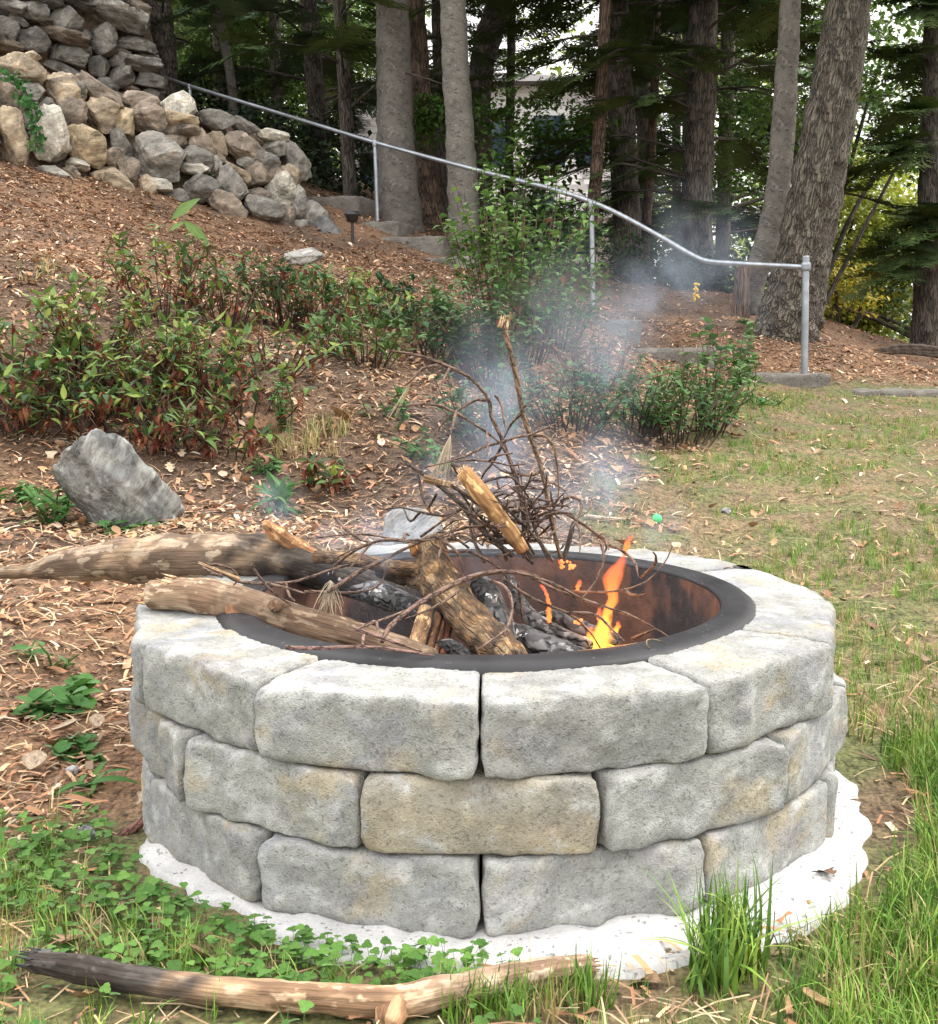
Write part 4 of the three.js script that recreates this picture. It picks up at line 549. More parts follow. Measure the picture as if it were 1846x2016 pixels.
function conifer(t, axis, y0, y1, reach, n, per, size, col, dead = 0) {
  const sp = [], wood = [], up = V(0, 1, 0);
  for (let i = 0; i < n; i++) {
    const f = (i + rnd()) / n, y = lerp(y0, y1, f), a = R(0, 6.28), base = axis(y), L = reach * (1 - 0.55 * f) * R(0.6, 1.15), dir = V(Math.cos(a), R(-0.05, 0.25), Math.sin(a)), isDead = rnd() < dead;
    const pts = [base, base.clone().addScaledVector(dir, L * 0.5).add(V(0, 0.02 * L, 0)), base.clone().addScaledVector(dir, L).add(V(0, -0.22 * L, 0))];
    wood.push(limb(pts, [0.006 + 0.008 * L, 0.004], { sides: 4, step: 0.5, rough: 0.2 }));
    if (isDead) continue;
    const c = new THREE.CatmullRomCurve3(pts);
    for (let k = 0; k < per; k++) { const u = 0.22 + 0.78 * (k + rnd()) / per, p = c.getPoint(u), side = V(-dir.z, 0, dir.x).multiplyScalar(R(-1, 1)); const d = dir.clone().multiplyScalar(0.8).add(side).add(V(0, R(-0.5, 0.1), 0)); sp.push([basis(p, d, V(R(-0.3, 0.3), 1, R(-0.3, 0.3)), size * R(0.6, 1.2)), jit(col, 0.35)]); }
  }
  part('branches', mergeGeometries(wood), M.barkDark, t);
  if (sp.length) inst('crown', sprayGeo, M.needle, sp, t).userData.kind = 'stuff';
}
function broadleaf(t, centres, n, col, s = 1) {               // centres [point, radius]
  const l = []; for (let i = 0; i < n; i++) { const [c, r] = pick(centres), v = V(R(-1, 1), R(-1, 1), R(-1, 1)).normalize().multiplyScalar(r * Math.pow(rnd(), 0.4)); v.y *= 0.8; const p = c.clone().add(v); if (n3(p.x * 1.5, p.y * 1.5, p.z * 1.5) < -0.25) continue; l.push([mat4(p, new THREE.Euler(R(-0.4, 0.4), R(0, 6.28), R(-0.4, 0.4)), s * R(0.7, 1.4)), jit(col, 0.35)]); }
  inst('crown', leafClump, M.leaf, l, t).userData.kind = 'stuff';
}
function trunk(name, label, pts, ws, mat, o = {}) {            // pts from the foot upwards, in picture positions
  const d = pts[0][2], q = line3(pts), a = q[q.length - 2], b = q[q.length - 1], dir = b.clone().sub(a).normalize(); if (dir.y < 0.3) dir.set(0, 1, 0);
  const top = b.clone().addScaledVector(dir, Math.max(1, ((o.top ?? 11) - b.y) / dir.y)), foot = q[0].clone(); foot.y = height(foot.x, foot.z); const low = foot.clone().add(V(0, -0.25, 0));
  const all = [low, ...(q[0].y > foot.y + 0.15 ? [foot] : []), ...q, top], rad = ws.map((w) => radOf(w, d)); const rr = [rad[0], ...(q[0].y > foot.y + 0.15 ? [rad[0]] : []), ...rad, rad[rad.length - 1] * 0.6];
  const t = thing(name, label, 'tree', foot, o.group);
  part('trunk', limb(all, rr, { sides: o.sides ?? 18, step: 0.1, rough: o.rough ?? 0.07, freq: 5, flare: o.flare ?? 0.35, seed: R(0, 99) }), mat, t);
  const axis = (y) => { for (let i = 1; i < all.length; i++) if (all[i].y >= y) { const f = (y - all[i - 1].y) / Math.max(1e-3, all[i].y - all[i - 1].y); return all[i - 1].clone().lerp(all[i], clamp(f, 0, 1)); } return top.clone(); };
  return { t, axis, foot, top };
}
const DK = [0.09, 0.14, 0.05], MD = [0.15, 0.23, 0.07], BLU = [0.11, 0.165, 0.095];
const trees = [
  ['conifer_tree', 'dark trunk rising behind the right end of the upper stone wall', [[328, 185, 15.2], [322, 80, 15.2], [314, 0, 15.2]], [46, 44, 42], 'barkDark', { y0: 4.5, y1: 8.5, reach: 2.2, n: 34, per: 9, c: MD }],
  ['conifer_tree', 'brown trunk close behind the upper stone wall corner', [[292, 70, 16.5], [288, 0, 16.5]], [46, 44], 'barkBrown', { y0: 6, y1: 8.5, reach: 2, n: 24, per: 8, c: MD }],
  ['young_tree', 'thin pale trunk bending left of the first dark forest trunks', [[462, 245, 15.5], [455, 160, 15.5], [440, 80, 15.5], [424, 0, 15.5]], [18, 18, 17, 15], 'barkGrey', { y0: 5.5, y1: 9, reach: 1.4, n: 16, per: 6, c: MD }],
  ['conifer_tree', 'dark narrow trunk just behind the thin pale trunk', [[434, 270, 18], [432, 120, 18], [428, 0, 18]], [24, 24, 22], 'barkDark', { y0: 3.6, y1: 8.5, reach: 2, n: 36, per: 9, c: BLU }],
  ['conifer_tree', 'dark forest trunk left of the path light, second of a pair', [[632, 380, 15.5], [622, 200, 15.5], [606, 0, 15.5]], [40, 36, 32], 'barkDark', { y0: 3.4, y1: 8.5, reach: 2.2, n: 40, per: 9, c: BLU }],
  ['conifer_tree', 'slim dark trunk standing behind the path light', [[694, 470, 13.5], [682, 250, 13.5], [668, 0, 13.5]], [26, 26, 24], 'barkDark', { y0: 3.2, y1: 8.5, reach: 2.0, n: 34, per: 8, c: DK, dead: 0.2 }],
  ['beech_tree', 'stout smooth grey trunk with spreading roots beside the third handrail post', [[792, 470, 12.6], [786, 400, 12.6], [778, 250, 12.6], [775, 120, 12.6], [772, 0, 12.6]], [92, 80, 70, 66, 62], 'barkGrey', { flare: 0.5, y0: 6, y1: 8.5, reach: 2.4, n: 30, per: 9, c: DK }],
  ['conifer_tree', 'reddish brown trunk tucked behind the stout grey trunk', [[846, 440, 13.6], [832, 260, 13.6], [815, 0, 13.6]], [52, 46, 38], 'barkBrown', { y0: 5, y1: 8.5, reach: 2.2, n: 28, per: 8, c: DK }],
  ['conifer_tree', 'thin dark trunk between the two grey trunks', [[872, 430, 16], [868, 250, 16], [862, 0, 16]], [30, 28, 26], 'barkDark', { y0: 4.0, y1: 8.5, reach: 0.9, n: 30, per: 8, c: DK }],
  ['beech_tree', 'straight mottled grey trunk right of the third handrail post', [[918, 530, 11.6], [912, 400, 11.6], [904, 250, 11.6], [896, 120, 11.6], [891, 0, 11.6]], [64, 58, 54, 51, 48], 'barkGrey', { flare: 0.25, y0: 6.2, y1: 8.5, reach: 2.2, n: 26, per: 9, c: DK }],
  ['leaning_tree', 'dark trunk leaning right against the bright gap in the middle', [[952, 480, 15], [946, 300, 15], [944, 160, 15], [962, 70, 15], [984, 0, 15]], [44, 44, 46, 50, 50], 'barkDark', { flare: 0.2, y0: 7, y1: 8.5, reach: 2.2, n: 18, per: 8, c: DK }],
  ['conifer_tree', 'very thin dark trunk right of the bright gap', [[1000, 480, 17], [1004, 200, 17], [1008, 0, 17]], [18, 17, 15], 'barkDark', { y0: 4, y1: 8.5, reach: 0.6, n: 16, per: 8, c: DK }],
  ['pine_tree', 'slender reddish trunk crossing behind the middle handrail post', [[1160, 470, 12.6], [1172, 360, 12.6], [1182, 220, 12.6], [1192, 0, 12.6]], [26, 24, 24, 22], 'barkBrown', { y0: 3.6, y1: 8.5, reach: 2.4, n: 46, per: 10, c: DK, dead: 0.15 }],
  ['conifer_tree', 'broad dark trunk right of the middle handrail post', [[1238, 560, 13.6], [1230, 350, 13.6], [1218, 150, 13.6], [1210, 0, 13.6]], [58, 54, 50, 48], 'barkDark', { y0: 3.8, y1: 8.5, reach: 2.4, n: 40, per: 10, c: DK }],
  ['pine_tree', 'thin reddish trunk left of the blue smoke', [[1268, 520, 14.5], [1278, 350, 14.5], [1288, 180, 14.5], [1292, 0, 14.5]], [18, 18, 17, 16], 'barkBrown', { y0: 3.4, y1: 8.5, reach: 2, n: 36, per: 9, c: DK, dead: 0.2 }],
  ['conifer_tree', 'black looking thick trunk above the bend of the handrail', [[1376, 600, 13.2], [1372, 400, 13.2], [1380, 200, 13.2], [1384, 0, 13.2]], [64, 58, 56, 54], 'barkDark', { y0: 1.8, y1: 8.5, reach: 2.6, n: 56, per: 11, c: DK, dead: 0.1 }],
  ['beech_tree', 'curved grey brown trunk leaning against the big rough trunk', [[1476, 650, 10.9], [1482, 560, 10.9], [1508, 480, 10.9], [1530, 380, 10.9], [1545, 200, 10.9], [1556, 0, 10.9]], [56, 44, 46, 46, 44, 38], 'barkGrey', { flare: 0.3, y0: 4.6, y1: 8.5, reach: 2.6, n: 34, per: 10, c: DK }],
  ['oak_tree', 'big leaning trunk with rough furrowed bark beside the handrail end post', [[1546, 668, 10.2], [1562, 590, 10.2], [1586, 480, 10.2], [1616, 320, 10.2], [1650, 140, 10.2], [1672, 0, 10.2]], [136, 112, 103, 98, 90, 80], 'barkRough', { flare: 0.35, y0: 4.2, y1: 8.5, reach: 2.8, n: 40, per: 11, c: DK, sides: 30, rough: 0.1 }],
  ['conifer_tree', 'dark conifer at the right edge with low hanging boughs', [[1822, 690, 12.4], [1832, 450, 12.4], [1838, 200, 12.4], [1842, 0, 12.4]], [60, 52, 44, 40], 'barkDark', { y0: 1.5, y1: 8.5, reach: 0.8, n: 90, per: 9, c: DK }],
];
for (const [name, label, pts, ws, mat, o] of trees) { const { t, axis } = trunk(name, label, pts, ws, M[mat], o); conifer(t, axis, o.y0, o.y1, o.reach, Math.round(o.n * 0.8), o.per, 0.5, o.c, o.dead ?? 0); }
// rotten stump at the foot of the curved tree
{ const t = thing('tree_stump', 'short rotten brown stump at the foot of the curved trunk', 'stump', G(1452, 650)); part('wood', limb([P(1455, 655, 10.7), P(1458, 600, 10.7), P(1462, 530, 10.75)], [0.1, 0.08, 0.07], { sides: 14, step: 0.04, rough: 0.2, flare: 0.3 }), M.barkBrown, t); splinters(t, P(1462, 528, 10.75), V(0, 1, 0), 0.05, 9, 0.06, M.barkBrown); }
// deeper in the wood
for (const [px, d, h, sh] of [[90, 24, 12, 0], [380, 24, 12, 2], [530, 27, 12, 2], [650, 22, 12, 1], [690, 28, 12, 1], [1270, 20, 11, 0], [1335, 27, 12, 1], [1375, 19, 11, 0], [1510, 25, 12, 1], [1600, 30, 12, 2], [300, 34, 13, 2], [1415, 17, 11, -0.4], [1345, 21, 11, -0.4], [470, 21, 11, 0], [565, 19, 11, 0]]) {
  const x = (px - W / 2) * d / F + camera.position.x, z = camZ - d, y = height(x, z), r = R(0.08, 0.14), foot = V(x, y, z), t = thing('forest_tree', 'dark slender conifer standing deep in the shaded wood', 'tree', foot, 'conifers deep in the wood behind the handrail');
  part('trunk', limb([V(x, y - 0.2, z), V(x + R(-0.2, 0.2), y + h * 0.4, z), V(x + R(-0.4, 0.4), y + h, z)], [r, r * 0.9, r * 0.4], { sides: 9, step: 0.5, rough: 0.06 }), M.barkDark, t);
  conifer(t, (yy) => V(x, yy, z), y + 1.2 + sh, y + h * 0.8, 2.4, 34, 9, 0.65, pick([DK, MD, BLU]), 0.12);
}
// leafy trees and bushes catching the light
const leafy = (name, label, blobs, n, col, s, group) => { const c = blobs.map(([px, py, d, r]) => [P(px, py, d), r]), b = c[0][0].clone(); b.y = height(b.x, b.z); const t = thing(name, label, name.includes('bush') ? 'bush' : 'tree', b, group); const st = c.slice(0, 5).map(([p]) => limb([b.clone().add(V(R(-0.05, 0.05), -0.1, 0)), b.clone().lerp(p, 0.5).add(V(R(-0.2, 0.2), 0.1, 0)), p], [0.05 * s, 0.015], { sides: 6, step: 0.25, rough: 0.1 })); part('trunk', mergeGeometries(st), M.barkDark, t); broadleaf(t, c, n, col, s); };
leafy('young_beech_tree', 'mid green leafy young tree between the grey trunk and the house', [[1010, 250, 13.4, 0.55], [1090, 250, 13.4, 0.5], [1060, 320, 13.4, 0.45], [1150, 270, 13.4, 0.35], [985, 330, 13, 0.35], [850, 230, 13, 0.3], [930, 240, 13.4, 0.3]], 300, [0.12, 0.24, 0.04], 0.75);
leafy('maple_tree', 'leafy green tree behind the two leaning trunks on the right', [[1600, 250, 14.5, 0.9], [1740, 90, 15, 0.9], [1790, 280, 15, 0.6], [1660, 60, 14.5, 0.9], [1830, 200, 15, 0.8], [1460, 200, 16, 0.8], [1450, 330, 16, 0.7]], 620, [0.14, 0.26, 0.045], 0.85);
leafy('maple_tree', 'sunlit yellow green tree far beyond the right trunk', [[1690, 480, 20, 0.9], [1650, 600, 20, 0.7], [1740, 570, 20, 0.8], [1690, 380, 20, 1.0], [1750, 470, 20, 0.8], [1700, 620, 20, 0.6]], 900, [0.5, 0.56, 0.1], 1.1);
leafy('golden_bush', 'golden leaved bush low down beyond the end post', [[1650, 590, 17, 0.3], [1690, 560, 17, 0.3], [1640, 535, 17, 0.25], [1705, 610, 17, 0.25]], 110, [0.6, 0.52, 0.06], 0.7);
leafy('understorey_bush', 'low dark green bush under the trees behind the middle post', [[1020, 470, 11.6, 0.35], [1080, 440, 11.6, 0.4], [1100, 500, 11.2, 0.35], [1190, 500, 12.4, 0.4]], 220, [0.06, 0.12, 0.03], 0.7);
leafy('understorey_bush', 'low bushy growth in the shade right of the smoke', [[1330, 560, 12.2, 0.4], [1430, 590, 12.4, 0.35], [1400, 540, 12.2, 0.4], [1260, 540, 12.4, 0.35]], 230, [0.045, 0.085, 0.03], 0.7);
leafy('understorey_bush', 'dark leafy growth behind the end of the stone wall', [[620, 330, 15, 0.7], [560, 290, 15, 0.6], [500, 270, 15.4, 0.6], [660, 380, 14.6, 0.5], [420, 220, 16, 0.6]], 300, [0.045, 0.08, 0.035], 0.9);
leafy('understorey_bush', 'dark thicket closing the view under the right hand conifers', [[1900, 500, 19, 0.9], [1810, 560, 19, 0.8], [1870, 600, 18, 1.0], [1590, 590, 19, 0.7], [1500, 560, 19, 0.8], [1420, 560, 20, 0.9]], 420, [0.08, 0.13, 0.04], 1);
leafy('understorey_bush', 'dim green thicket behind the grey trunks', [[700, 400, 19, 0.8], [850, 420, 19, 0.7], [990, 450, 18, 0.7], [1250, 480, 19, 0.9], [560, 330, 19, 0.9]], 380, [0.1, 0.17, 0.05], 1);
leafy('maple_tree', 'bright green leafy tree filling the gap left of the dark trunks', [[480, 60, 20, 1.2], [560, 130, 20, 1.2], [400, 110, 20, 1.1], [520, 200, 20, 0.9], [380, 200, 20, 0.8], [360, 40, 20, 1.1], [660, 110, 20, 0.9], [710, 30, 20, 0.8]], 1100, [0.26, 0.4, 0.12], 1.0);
// the far wood: one leafy mass with gaps to the sky
{
  const l = []; for (let i = 0; i < 7600; i++) { const px = R(-300, 2150), d = R(38, 60), x = (px - W / 2) * d / F, z = camZ - d, g = height(clamp(x, -12, 10), -26), y = g + Math.pow(rnd(), 1.2) * 14 - 1, gap = n3(x * 0.28, y * 0.3, 3) + 0.5 * n3(x * 0.8, y * 0.8, 8); if (gap > (y > 7 ? 0.02 : 0.2) || (px > 915 && px < 1030 && y > 5.5)) continue; l.push([mat4(V(x, y, z), new THREE.Euler(R(-0.5, 0.5), R(0, 6.28), R(-0.5, 0.5)), R(2.2, 4.2)), jit(rnd() < 0.4 ? [0.38, 0.46, 0.1] : [0.2, 0.3, 0.08], 0.3)]); }
  tag(inst('far_wood', leafClump, M.leafFar, l), 'far leafy wood seen between the trunks', null, null, 'stuff');
}
// the pale house behind the trees
{
  const d = 30, X = (px) => (px - W / 2) * d / F + camera.position.x, Yp = (py) => P(923, py, d).y, z = camZ - d, h = thing('house', 'pale clapboard house half hidden behind the trees', 'house', V(X(960), Yp(470), z - 2.5));
  const box = (name, x0, y0, x1, y1, z0, z1, m, p = h) => { const g = new THREE.BoxGeometry(x1 - x0, y1 - y0, z1 - z0); g.translate((x0 + x1) / 2, (y0 + y1) / 2, (z0 + z1) / 2); return part(name, g, m, p); };
  const white = std({ name: 'white paint', color: C(0.8, 0.78, 0.78) }), sid = std({ name: 'clapboard', color: C(0.82, 0.79, 0.8) }), glass = new THREE.MeshPhysicalMaterial({ name: 'window glass', color: C(0.03, 0.05, 0.08), roughness: 0.05 }), roofM = std({ name: 'shingles', color: C(0.12, 0.11, 0.11) });
  box('wall', X(690), Yp(520), X(1240), Yp(170), z - 5, z, sid);
  const b = []; for (let y = Yp(520); y < Yp(170); y += 0.16) { const g = new THREE.BoxGeometry(X(1240) - X(690), 0.15, 0.03); g.rotateX(-0.12); g.translate((X(690) + X(1240)) / 2, y + 0.08, z + 0.02); b.push(g); }
  part('clapboards', mergeGeometries(b), sid, h).userData.kind = 'stuff';
  for (const [x0, y0, x1, y1] of [[720, 300, 770, 380], [1050, 230, 1110, 330], [1130, 230, 1180, 330], [1060, 380, 1100, 440], [800, 300, 850, 380], [960, 240, 1010, 330]]) { const w = box('window', X(x0) - 0.1, Yp(y1) - 0.1, X(x1) + 0.1, Yp(y0) + 0.1, z + 0.045, z + 0.09, white); const c = w.position.clone().negate(); const g = new THREE.BoxGeometry(X(x1) - X(x0), Yp(y0) - Yp(y1), 0.02); g.translate((X(x0) + X(x1)) / 2, (Yp(y0) + Yp(y1)) / 2, z + 0.096); const pm = new THREE.Mesh(g, glass); pm.name = 'pane'; w.add(pm); }
  for (const px of [1040, 1085, 1130, 1175, 1220]) box('deck_post', X(px) - 0.06, Yp(480), X(px) + 0.06, Yp(370), z + 1.5, z + 1.62, white);
  box('deck_rail', X(1030), Yp(392), X(1230), Yp(384), z + 1.49, z + 1.63, white); box('deck', X(1030), Yp(445), X(1240), Yp(430), z + 0.1, z + 1.7, white);
  const rg = new THREE.CylinderGeometry(0.01, 3.6, 0.9, 4, 1); rg.rotateY(Math.PI / 4); rg.scale(1.6, 1, 1.2); rg.translate((X(690) + X(1240)) / 2, Yp(170) + 0.45, z - 2.5); part('roof', rg, roofM, h);
}

// ---------------------------------------------------------------- shrubs and weeds on the bank
const LEAVES = { laurel: [0, 1, 2].map((i) => leafGeo(0.085, 0.027, [0.35, 0.7, -0.2][i], 0.25, 5)), curled: leafGeo(0.075, 0.02, 0.9, 0.9, 5), oval: [leafGeo(0.045, 0.026, 0.3, 0.2, 4), leafGeo(0.055, 0.024, 0.5, 0.2, 4)], round: [leafGeo(0.035, 0.034, 0.3, 0.15, 4, (t) => Math.sin(Math.PI * Math.min(1, t * 0.92 + 0.08)) ** 0.6)], long: [leafGeo(0.16, 0.03, 0.5, 0.25, 6)], big: [leafGeo(0.2, 0.085, 0.4, 0.2, 6)] };
const leafMats = {}; const leafMat = (c) => { const k = c.map((x) => x.toFixed(3)).join(); return leafMats[k] ??= (() => { const m = M.leaf.clone(); m.color = C(...c); return m; })(); };
const GREENS = [[0.1, 0.2, 0.055], [0.14, 0.26, 0.06], [0.2, 0.34, 0.07], [0.065, 0.14, 0.055], [0.33, 0.42, 0.08]], REDS = [[0.26, 0.06, 0.035], [0.18, 0.045, 0.032], [0.34, 0.13, 0.055]];
function shrub(name, label, base, o) {                         // o: h, r, stems, per, kinds, cols, red, big, scale, lean
  const t = thing(name, label, o.cat ?? 'shrub', base.clone(), o.group), wood = [], list = [];
  for (let s = 0; s < o.stems; s++) {
    const a = R(0, 6.28), rr = o.r * Math.sqrt(rnd()), fx = base.x + 0.35 * rr * Math.cos(a), fz = base.z + 0.35 * rr * Math.sin(a), h = o.h * R(0.6, 1.05) * (1 - 0.3 * (rr / o.r)), p0 = V(fx, height(fx, fz) - 0.02, fz), p2 = V(base.x + rr * Math.cos(a) + (o.lean ?? 0), p0.y + h, base.z + rr * Math.sin(a)), p1 = p0.clone().lerp(p2, 0.5).add(V(R(-0.04, 0.04), 0.05 * h, R(-0.04, 0.04)));
    wood.push(limb([p0, p1, p2], [0.0045, 0.002].map((x) => x * (o.stem ?? 1)), { sides: 5, step: 0.06, rough: 0.1 }));
    const c = new THREE.CatmullRomCurve3([p0, p1, p2]);
    for (let k = 0; k < o.per; k++) {
      const u = o.tip ? 1 - (o.tip) * Math.pow(rnd(), 2.2) : R(0.25, 1), p = c.getPoint(u), az = k * 2.4 + R(-0.4, 0.4), red = rnd() < (o.red ?? 0) * (1.5 - u), el = red ? R(-0.9, 0.7) : R(-0.15, 0.9);
      const d = V(Math.cos(az) * Math.cos(el), Math.sin(el), Math.sin(az) * Math.cos(el));
      list.push([basis(p, d, V(R(-0.4, 0.4), 1, R(-0.4, 0.4)), o.scale * R(0.7, 1.15)), red ? pick(REDS) : pick(o.cols), red && o.curl ? LEAVES.curled : pick(o.kinds), p.distanceTo(camera.position)]);
    }
  }
  part('stem', mergeGeometries(wood), o.stemMat ?? M.barkBrown, t);
  list.sort((a, b) => a[3] - b[3]);
  const far = new Map();
  list.forEach(([m, c, g], i) => {
    if (i < (o.big ?? 60)) { const e = new THREE.Mesh(g, leafMat(c)); e.name = 'leaf'; m.decompose(e.position, e.quaternion, e.scale); e.position.sub(t.position); t.add(e); } else { if (!far.has(g)) far.set(g, []); far.get(g).push([m, jit(c, 0.25)]); }
  });
  for (const [g, l] of far) inst('foliage', g, M.leaf, l, t).userData.kind = 'stuff';
  return t;
}
{
  rnd = rngOf(4242);
  const lau = { h: 0.4, r: 0.32, stems: 27, per: 14, kinds: LEAVES.laurel, cols: GREENS, red: 0.42, curl: true, tip: 0.75, scale: 0.84, big: 60 };
  const L = (label, px, py, o = {}) => shrub('laurel_shrub', label, G(px, py), { ...lau, ...o, ...(o.h > 0.25 ? { h: o.h * 1.08, stems: Math.round((o.stems ?? 26) * 0.95) } : {}) });
  L('low laurel shrub with reddish upright leaves at the left picture edge', 30, 760, { h: 0.36, red: 0.35 });
  L('laurel shrub right of the left edge one, light green with red leaves', 165, 720, { h: 0.38, cols: [GREENS[1], GREENS[2], GREENS[4]], red: 0.3 });
  L('tall laurel shrub at the mulch edge below the bright big leaf', 330, 630, { h: 0.46, r: 0.3, stems: 26 });
  L('dark laurel shrub standing right of the tall one', 440, 640, { h: 0.44, r: 0.28, stems: 24, cols: [GREENS[0], GREENS[3], GREENS[1]] });
  L('laurel shrub with many curled brown leaves in the middle of the bank', 400, 770, { h: 0.34, red: 0.4 });
  L('laurel shrub left of the middle with fresh green tips', 280, 780, { h: 0.34, cols: [GREENS[1], GREENS[4], GREENS[2]] });
  L('laurel shrub at the top edge of the bank with dark curled leaf tips', 560, 650, { h: 0.4, red: 0.35, cols: [GREENS[0], GREENS[3]] });
  L('thin laurel shrub with yellow stems over bare leaf litter', 530, 730, { h: 0.3, stems: 12, red: 0.3 });
  L('laurel shrub below the mulch slope left of the stump shade', 640, 660, { h: 0.38, cols: [GREENS[1], GREENS[3], GREENS[0]] });
  L('small bright laurel shrub with lime green leaves', 710, 640, { h: 0.34, cols: [GREENS[4], GREENS[2]], red: 0.1 });
  L('laurel shrub beside the lime green one with blue green leaves', 790, 650, { h: 0.34, cols: [[0.04, 0.13, 0.06], [0.05, 0.15, 0.05]], red: 0.1 });
  L('dark laurel shrub in front of the leafy tall bush', 850, 700, { h: 0.4, r: 0.3, cols: [GREENS[0], GREENS[3]], red: 0.06 });
  L('laurel shrub hanging over the dark hollow of the bank', 720, 720, { h: 0.3, cols: [GREENS[0], GREENS[1]], red: 0.12 });
  L('mostly red laurel seedling over the boulder', 300, 880, { h: 0.2, r: 0.16, stems: 9, red: 0.75 });
  L('low sprawling red and green laurel right of the boulder', 450, 900, { h: 0.18, r: 0.2, stems: 9, red: 0.6 });
  L('small laurel at the left edge above the wood chips', 60, 850, { h: 0.22, r: 0.2, stems: 10, red: 0.3 });
  L('little laurel seedling with brown leaves in the litter above the log', 640, 960, { h: 0.14, r: 0.12, stems: 6, red: 0.5, big: 40 });
  L('red leaved laurel low on the bank at the left edge', 25, 840, { h: 0.3, red: 0.6 });
  L('sprawling laurel with dull red leaves over the wood chips', 140, 820, { h: 0.28, red: 0.55, stems: 18 });
  L('loose laurel with brick red lower leaves in the middle left', 235, 850, { h: 0.27, red: 0.65, stems: 16 });
  L('small laurel with dark red leaves right of the boulder top', 380, 860, { h: 0.26, red: 0.7, stems: 14 });
  L('straggly laurel over pale dead leaves at the bank foot', 490, 820, { h: 0.26, red: 0.5, stems: 12 });
  const blu = { h: 0.9, r: 0.42, stems: 46, per: 22, kinds: LEAVES.oval, cols: [[0.17, 0.33, 0.07], [0.22, 0.4, 0.08], [0.12, 0.26, 0.06]], red: 0.03, scale: 1, big: 60 };
  shrub('leafy_bush', 'tall leafy light green bush in the middle of the bank', G(1010, 700), { ...blu, h: 1.3, r: 0.55, stems: 62, scale: 1.45, lean: 0.06 });
  shrub('leafy_bush', 'leafy green bush spreading below the middle handrail post', G(1090, 680), { ...blu, h: 0.75, r: 0.45, scale: 1.4 });
  shrub('leafy_bush', 'leafy bush behind the tall broken stick', G(960, 760), { ...blu, h: 0.65, r: 0.4, scale: 1.3, cols: [[0.06, 0.17, 0.045], [0.09, 0.2, 0.05], [0.12, 0.22, 0.05]] });
  shrub('sapling', 'slim pale green shoot with long leaves rising by the grey trunk', G(965, 640), { h: 1.25, r: 0.12, stems: 2, per: 26, kinds: LEAVES.long, cols: [[0.2, 0.34, 0.1], [0.15, 0.28, 0.07]], scale: 0.95, big: 60, cat: 'sapling' });
  const dk = { h: 0.5, r: 0.42, stems: 30, per: 17, kinds: LEAVES.oval, cols: [[0.11, 0.25, 0.07], [0.17, 0.33, 0.08], [0.08, 0.2, 0.06]], scale: 1.0, big: 60 };
  shrub('low_bush', 'dark green low bush right of the smoke above the lawn', G(1330, 870), { ...dk });
  shrub('low_bush', 'dense dark bush in front of the second concrete step', G(1240, 850), { ...dk, h: 0.45 });
  shrub('low_bush', 'green low bush veiled by smoke behind the fire', G(1120, 850), { ...dk, h: 0.45, cols: [[0.06, 0.16, 0.06], [0.05, 0.13, 0.05]] });
  shrub('low_bush', 'autumn tinted bush with orange tips in the smoke', G(1170, 770), { ...dk, h: 0.5, r: 0.3, stems: 20, red: 0.25, cols: [[0.16, 0.22, 0.06], [0.1, 0.18, 0.05], [0.4, 0.18, 0.1]] });
  shrub('low_bush', 'rounded bush at the lawn edge below the sapling', G(1385, 850), { ...dk, h: 0.5, r: 0.28 });
  shrub('low_bush', 'loose green bush right behind the brushwood', G(960, 880), { ...dk, h: 0.4, r: 0.3, stems: 22, cols: [[0.08, 0.2, 0.07], [0.05, 0.14, 0.05]] });
  shrub('sapling', 'young thin sapling with round leaves before the bottom steps', G(1420, 830), { h: 0.75, r: 0.26, stems: 8, per: 20, kinds: LEAVES.round, cols: [[0.12, 0.28, 0.05], [0.1, 0.22, 0.05]], scale: 1.5, big: 60, cat: 'sapling', lean: 0.1 });
  shrub('sapling', 'small sapling with round leaves left of the end post', G(1475, 790), { h: 0.6, r: 0.2, stems: 6, per: 18, kinds: LEAVES.round, cols: [[0.12, 0.28, 0.05]], scale: 1.5, big: 60, cat: 'sapling' });
  {
    const f = G(372, 480), d = camZ - f.z, t = thing('sprout', 'sprout with two big bright green leaves on the mulch before the wall', 'plant', f), big = leafMat([0.26, 0.44, 0.13]);
    part('stem', limb([f, P(366, 452, d), P(360, 430, d)], [0.006, 0.004], { sides: 6, step: 0.03 }), big, t);
    for (const [x0, y0, x1, y1, w, up] of [[338, 432, 386, 384, 0.09, 0.5], [362, 436, 410, 474, 0.085, 0.3], [362, 438, 330, 450, 0.05, 0.8]]) { const a = P(x0, y0, d), e = P(x1, y1, d - 0.05).sub(a), m = new THREE.Mesh(leafGeo(e.length(), w, 0.25, 0.2, 6, (q) => Math.sin(Math.PI * Math.min(1, 0.04 + q * 0.96)) * (0.9 + 0.12 * Math.sin(q * 16))), big); m.name = 'leaf'; basis(a, e, V(0.1, up, 1), 1).decompose(m.position, m.quaternion, m.scale); m.position.sub(t.position); t.add(m); }
  }
  const weed = (label, px, py, o = {}) => shrub('weed', label, G(px, py), { h: 0.1, r: 0.09, stems: 7, per: 6, kinds: LEAVES.oval, cols: [[0.08, 0.24, 0.05], [0.12, 0.3, 0.06]], scale: 1, big: 60, cat: 'weed', stemMat: leafMat([0.12, 0.22, 0.06]), ...o });
  weed('weed with pale green leaves left of the granite slab', 110, 1030, { h: 0.16, kinds: LEAVES.laurel });
  weed('leafy weed in the wood chips at the left edge', 40, 990, { h: 0.1 });
  weed('clump of broad leaved weed left of the fire pit', 110, 1400, { kinds: LEAVES.round, scale: 1.2, stems: 9 });
  weed('small green weed under the clump left of the fire pit', 150, 1480, { h: 0.08, kinds: LEAVES.round, scale: 0.9 });
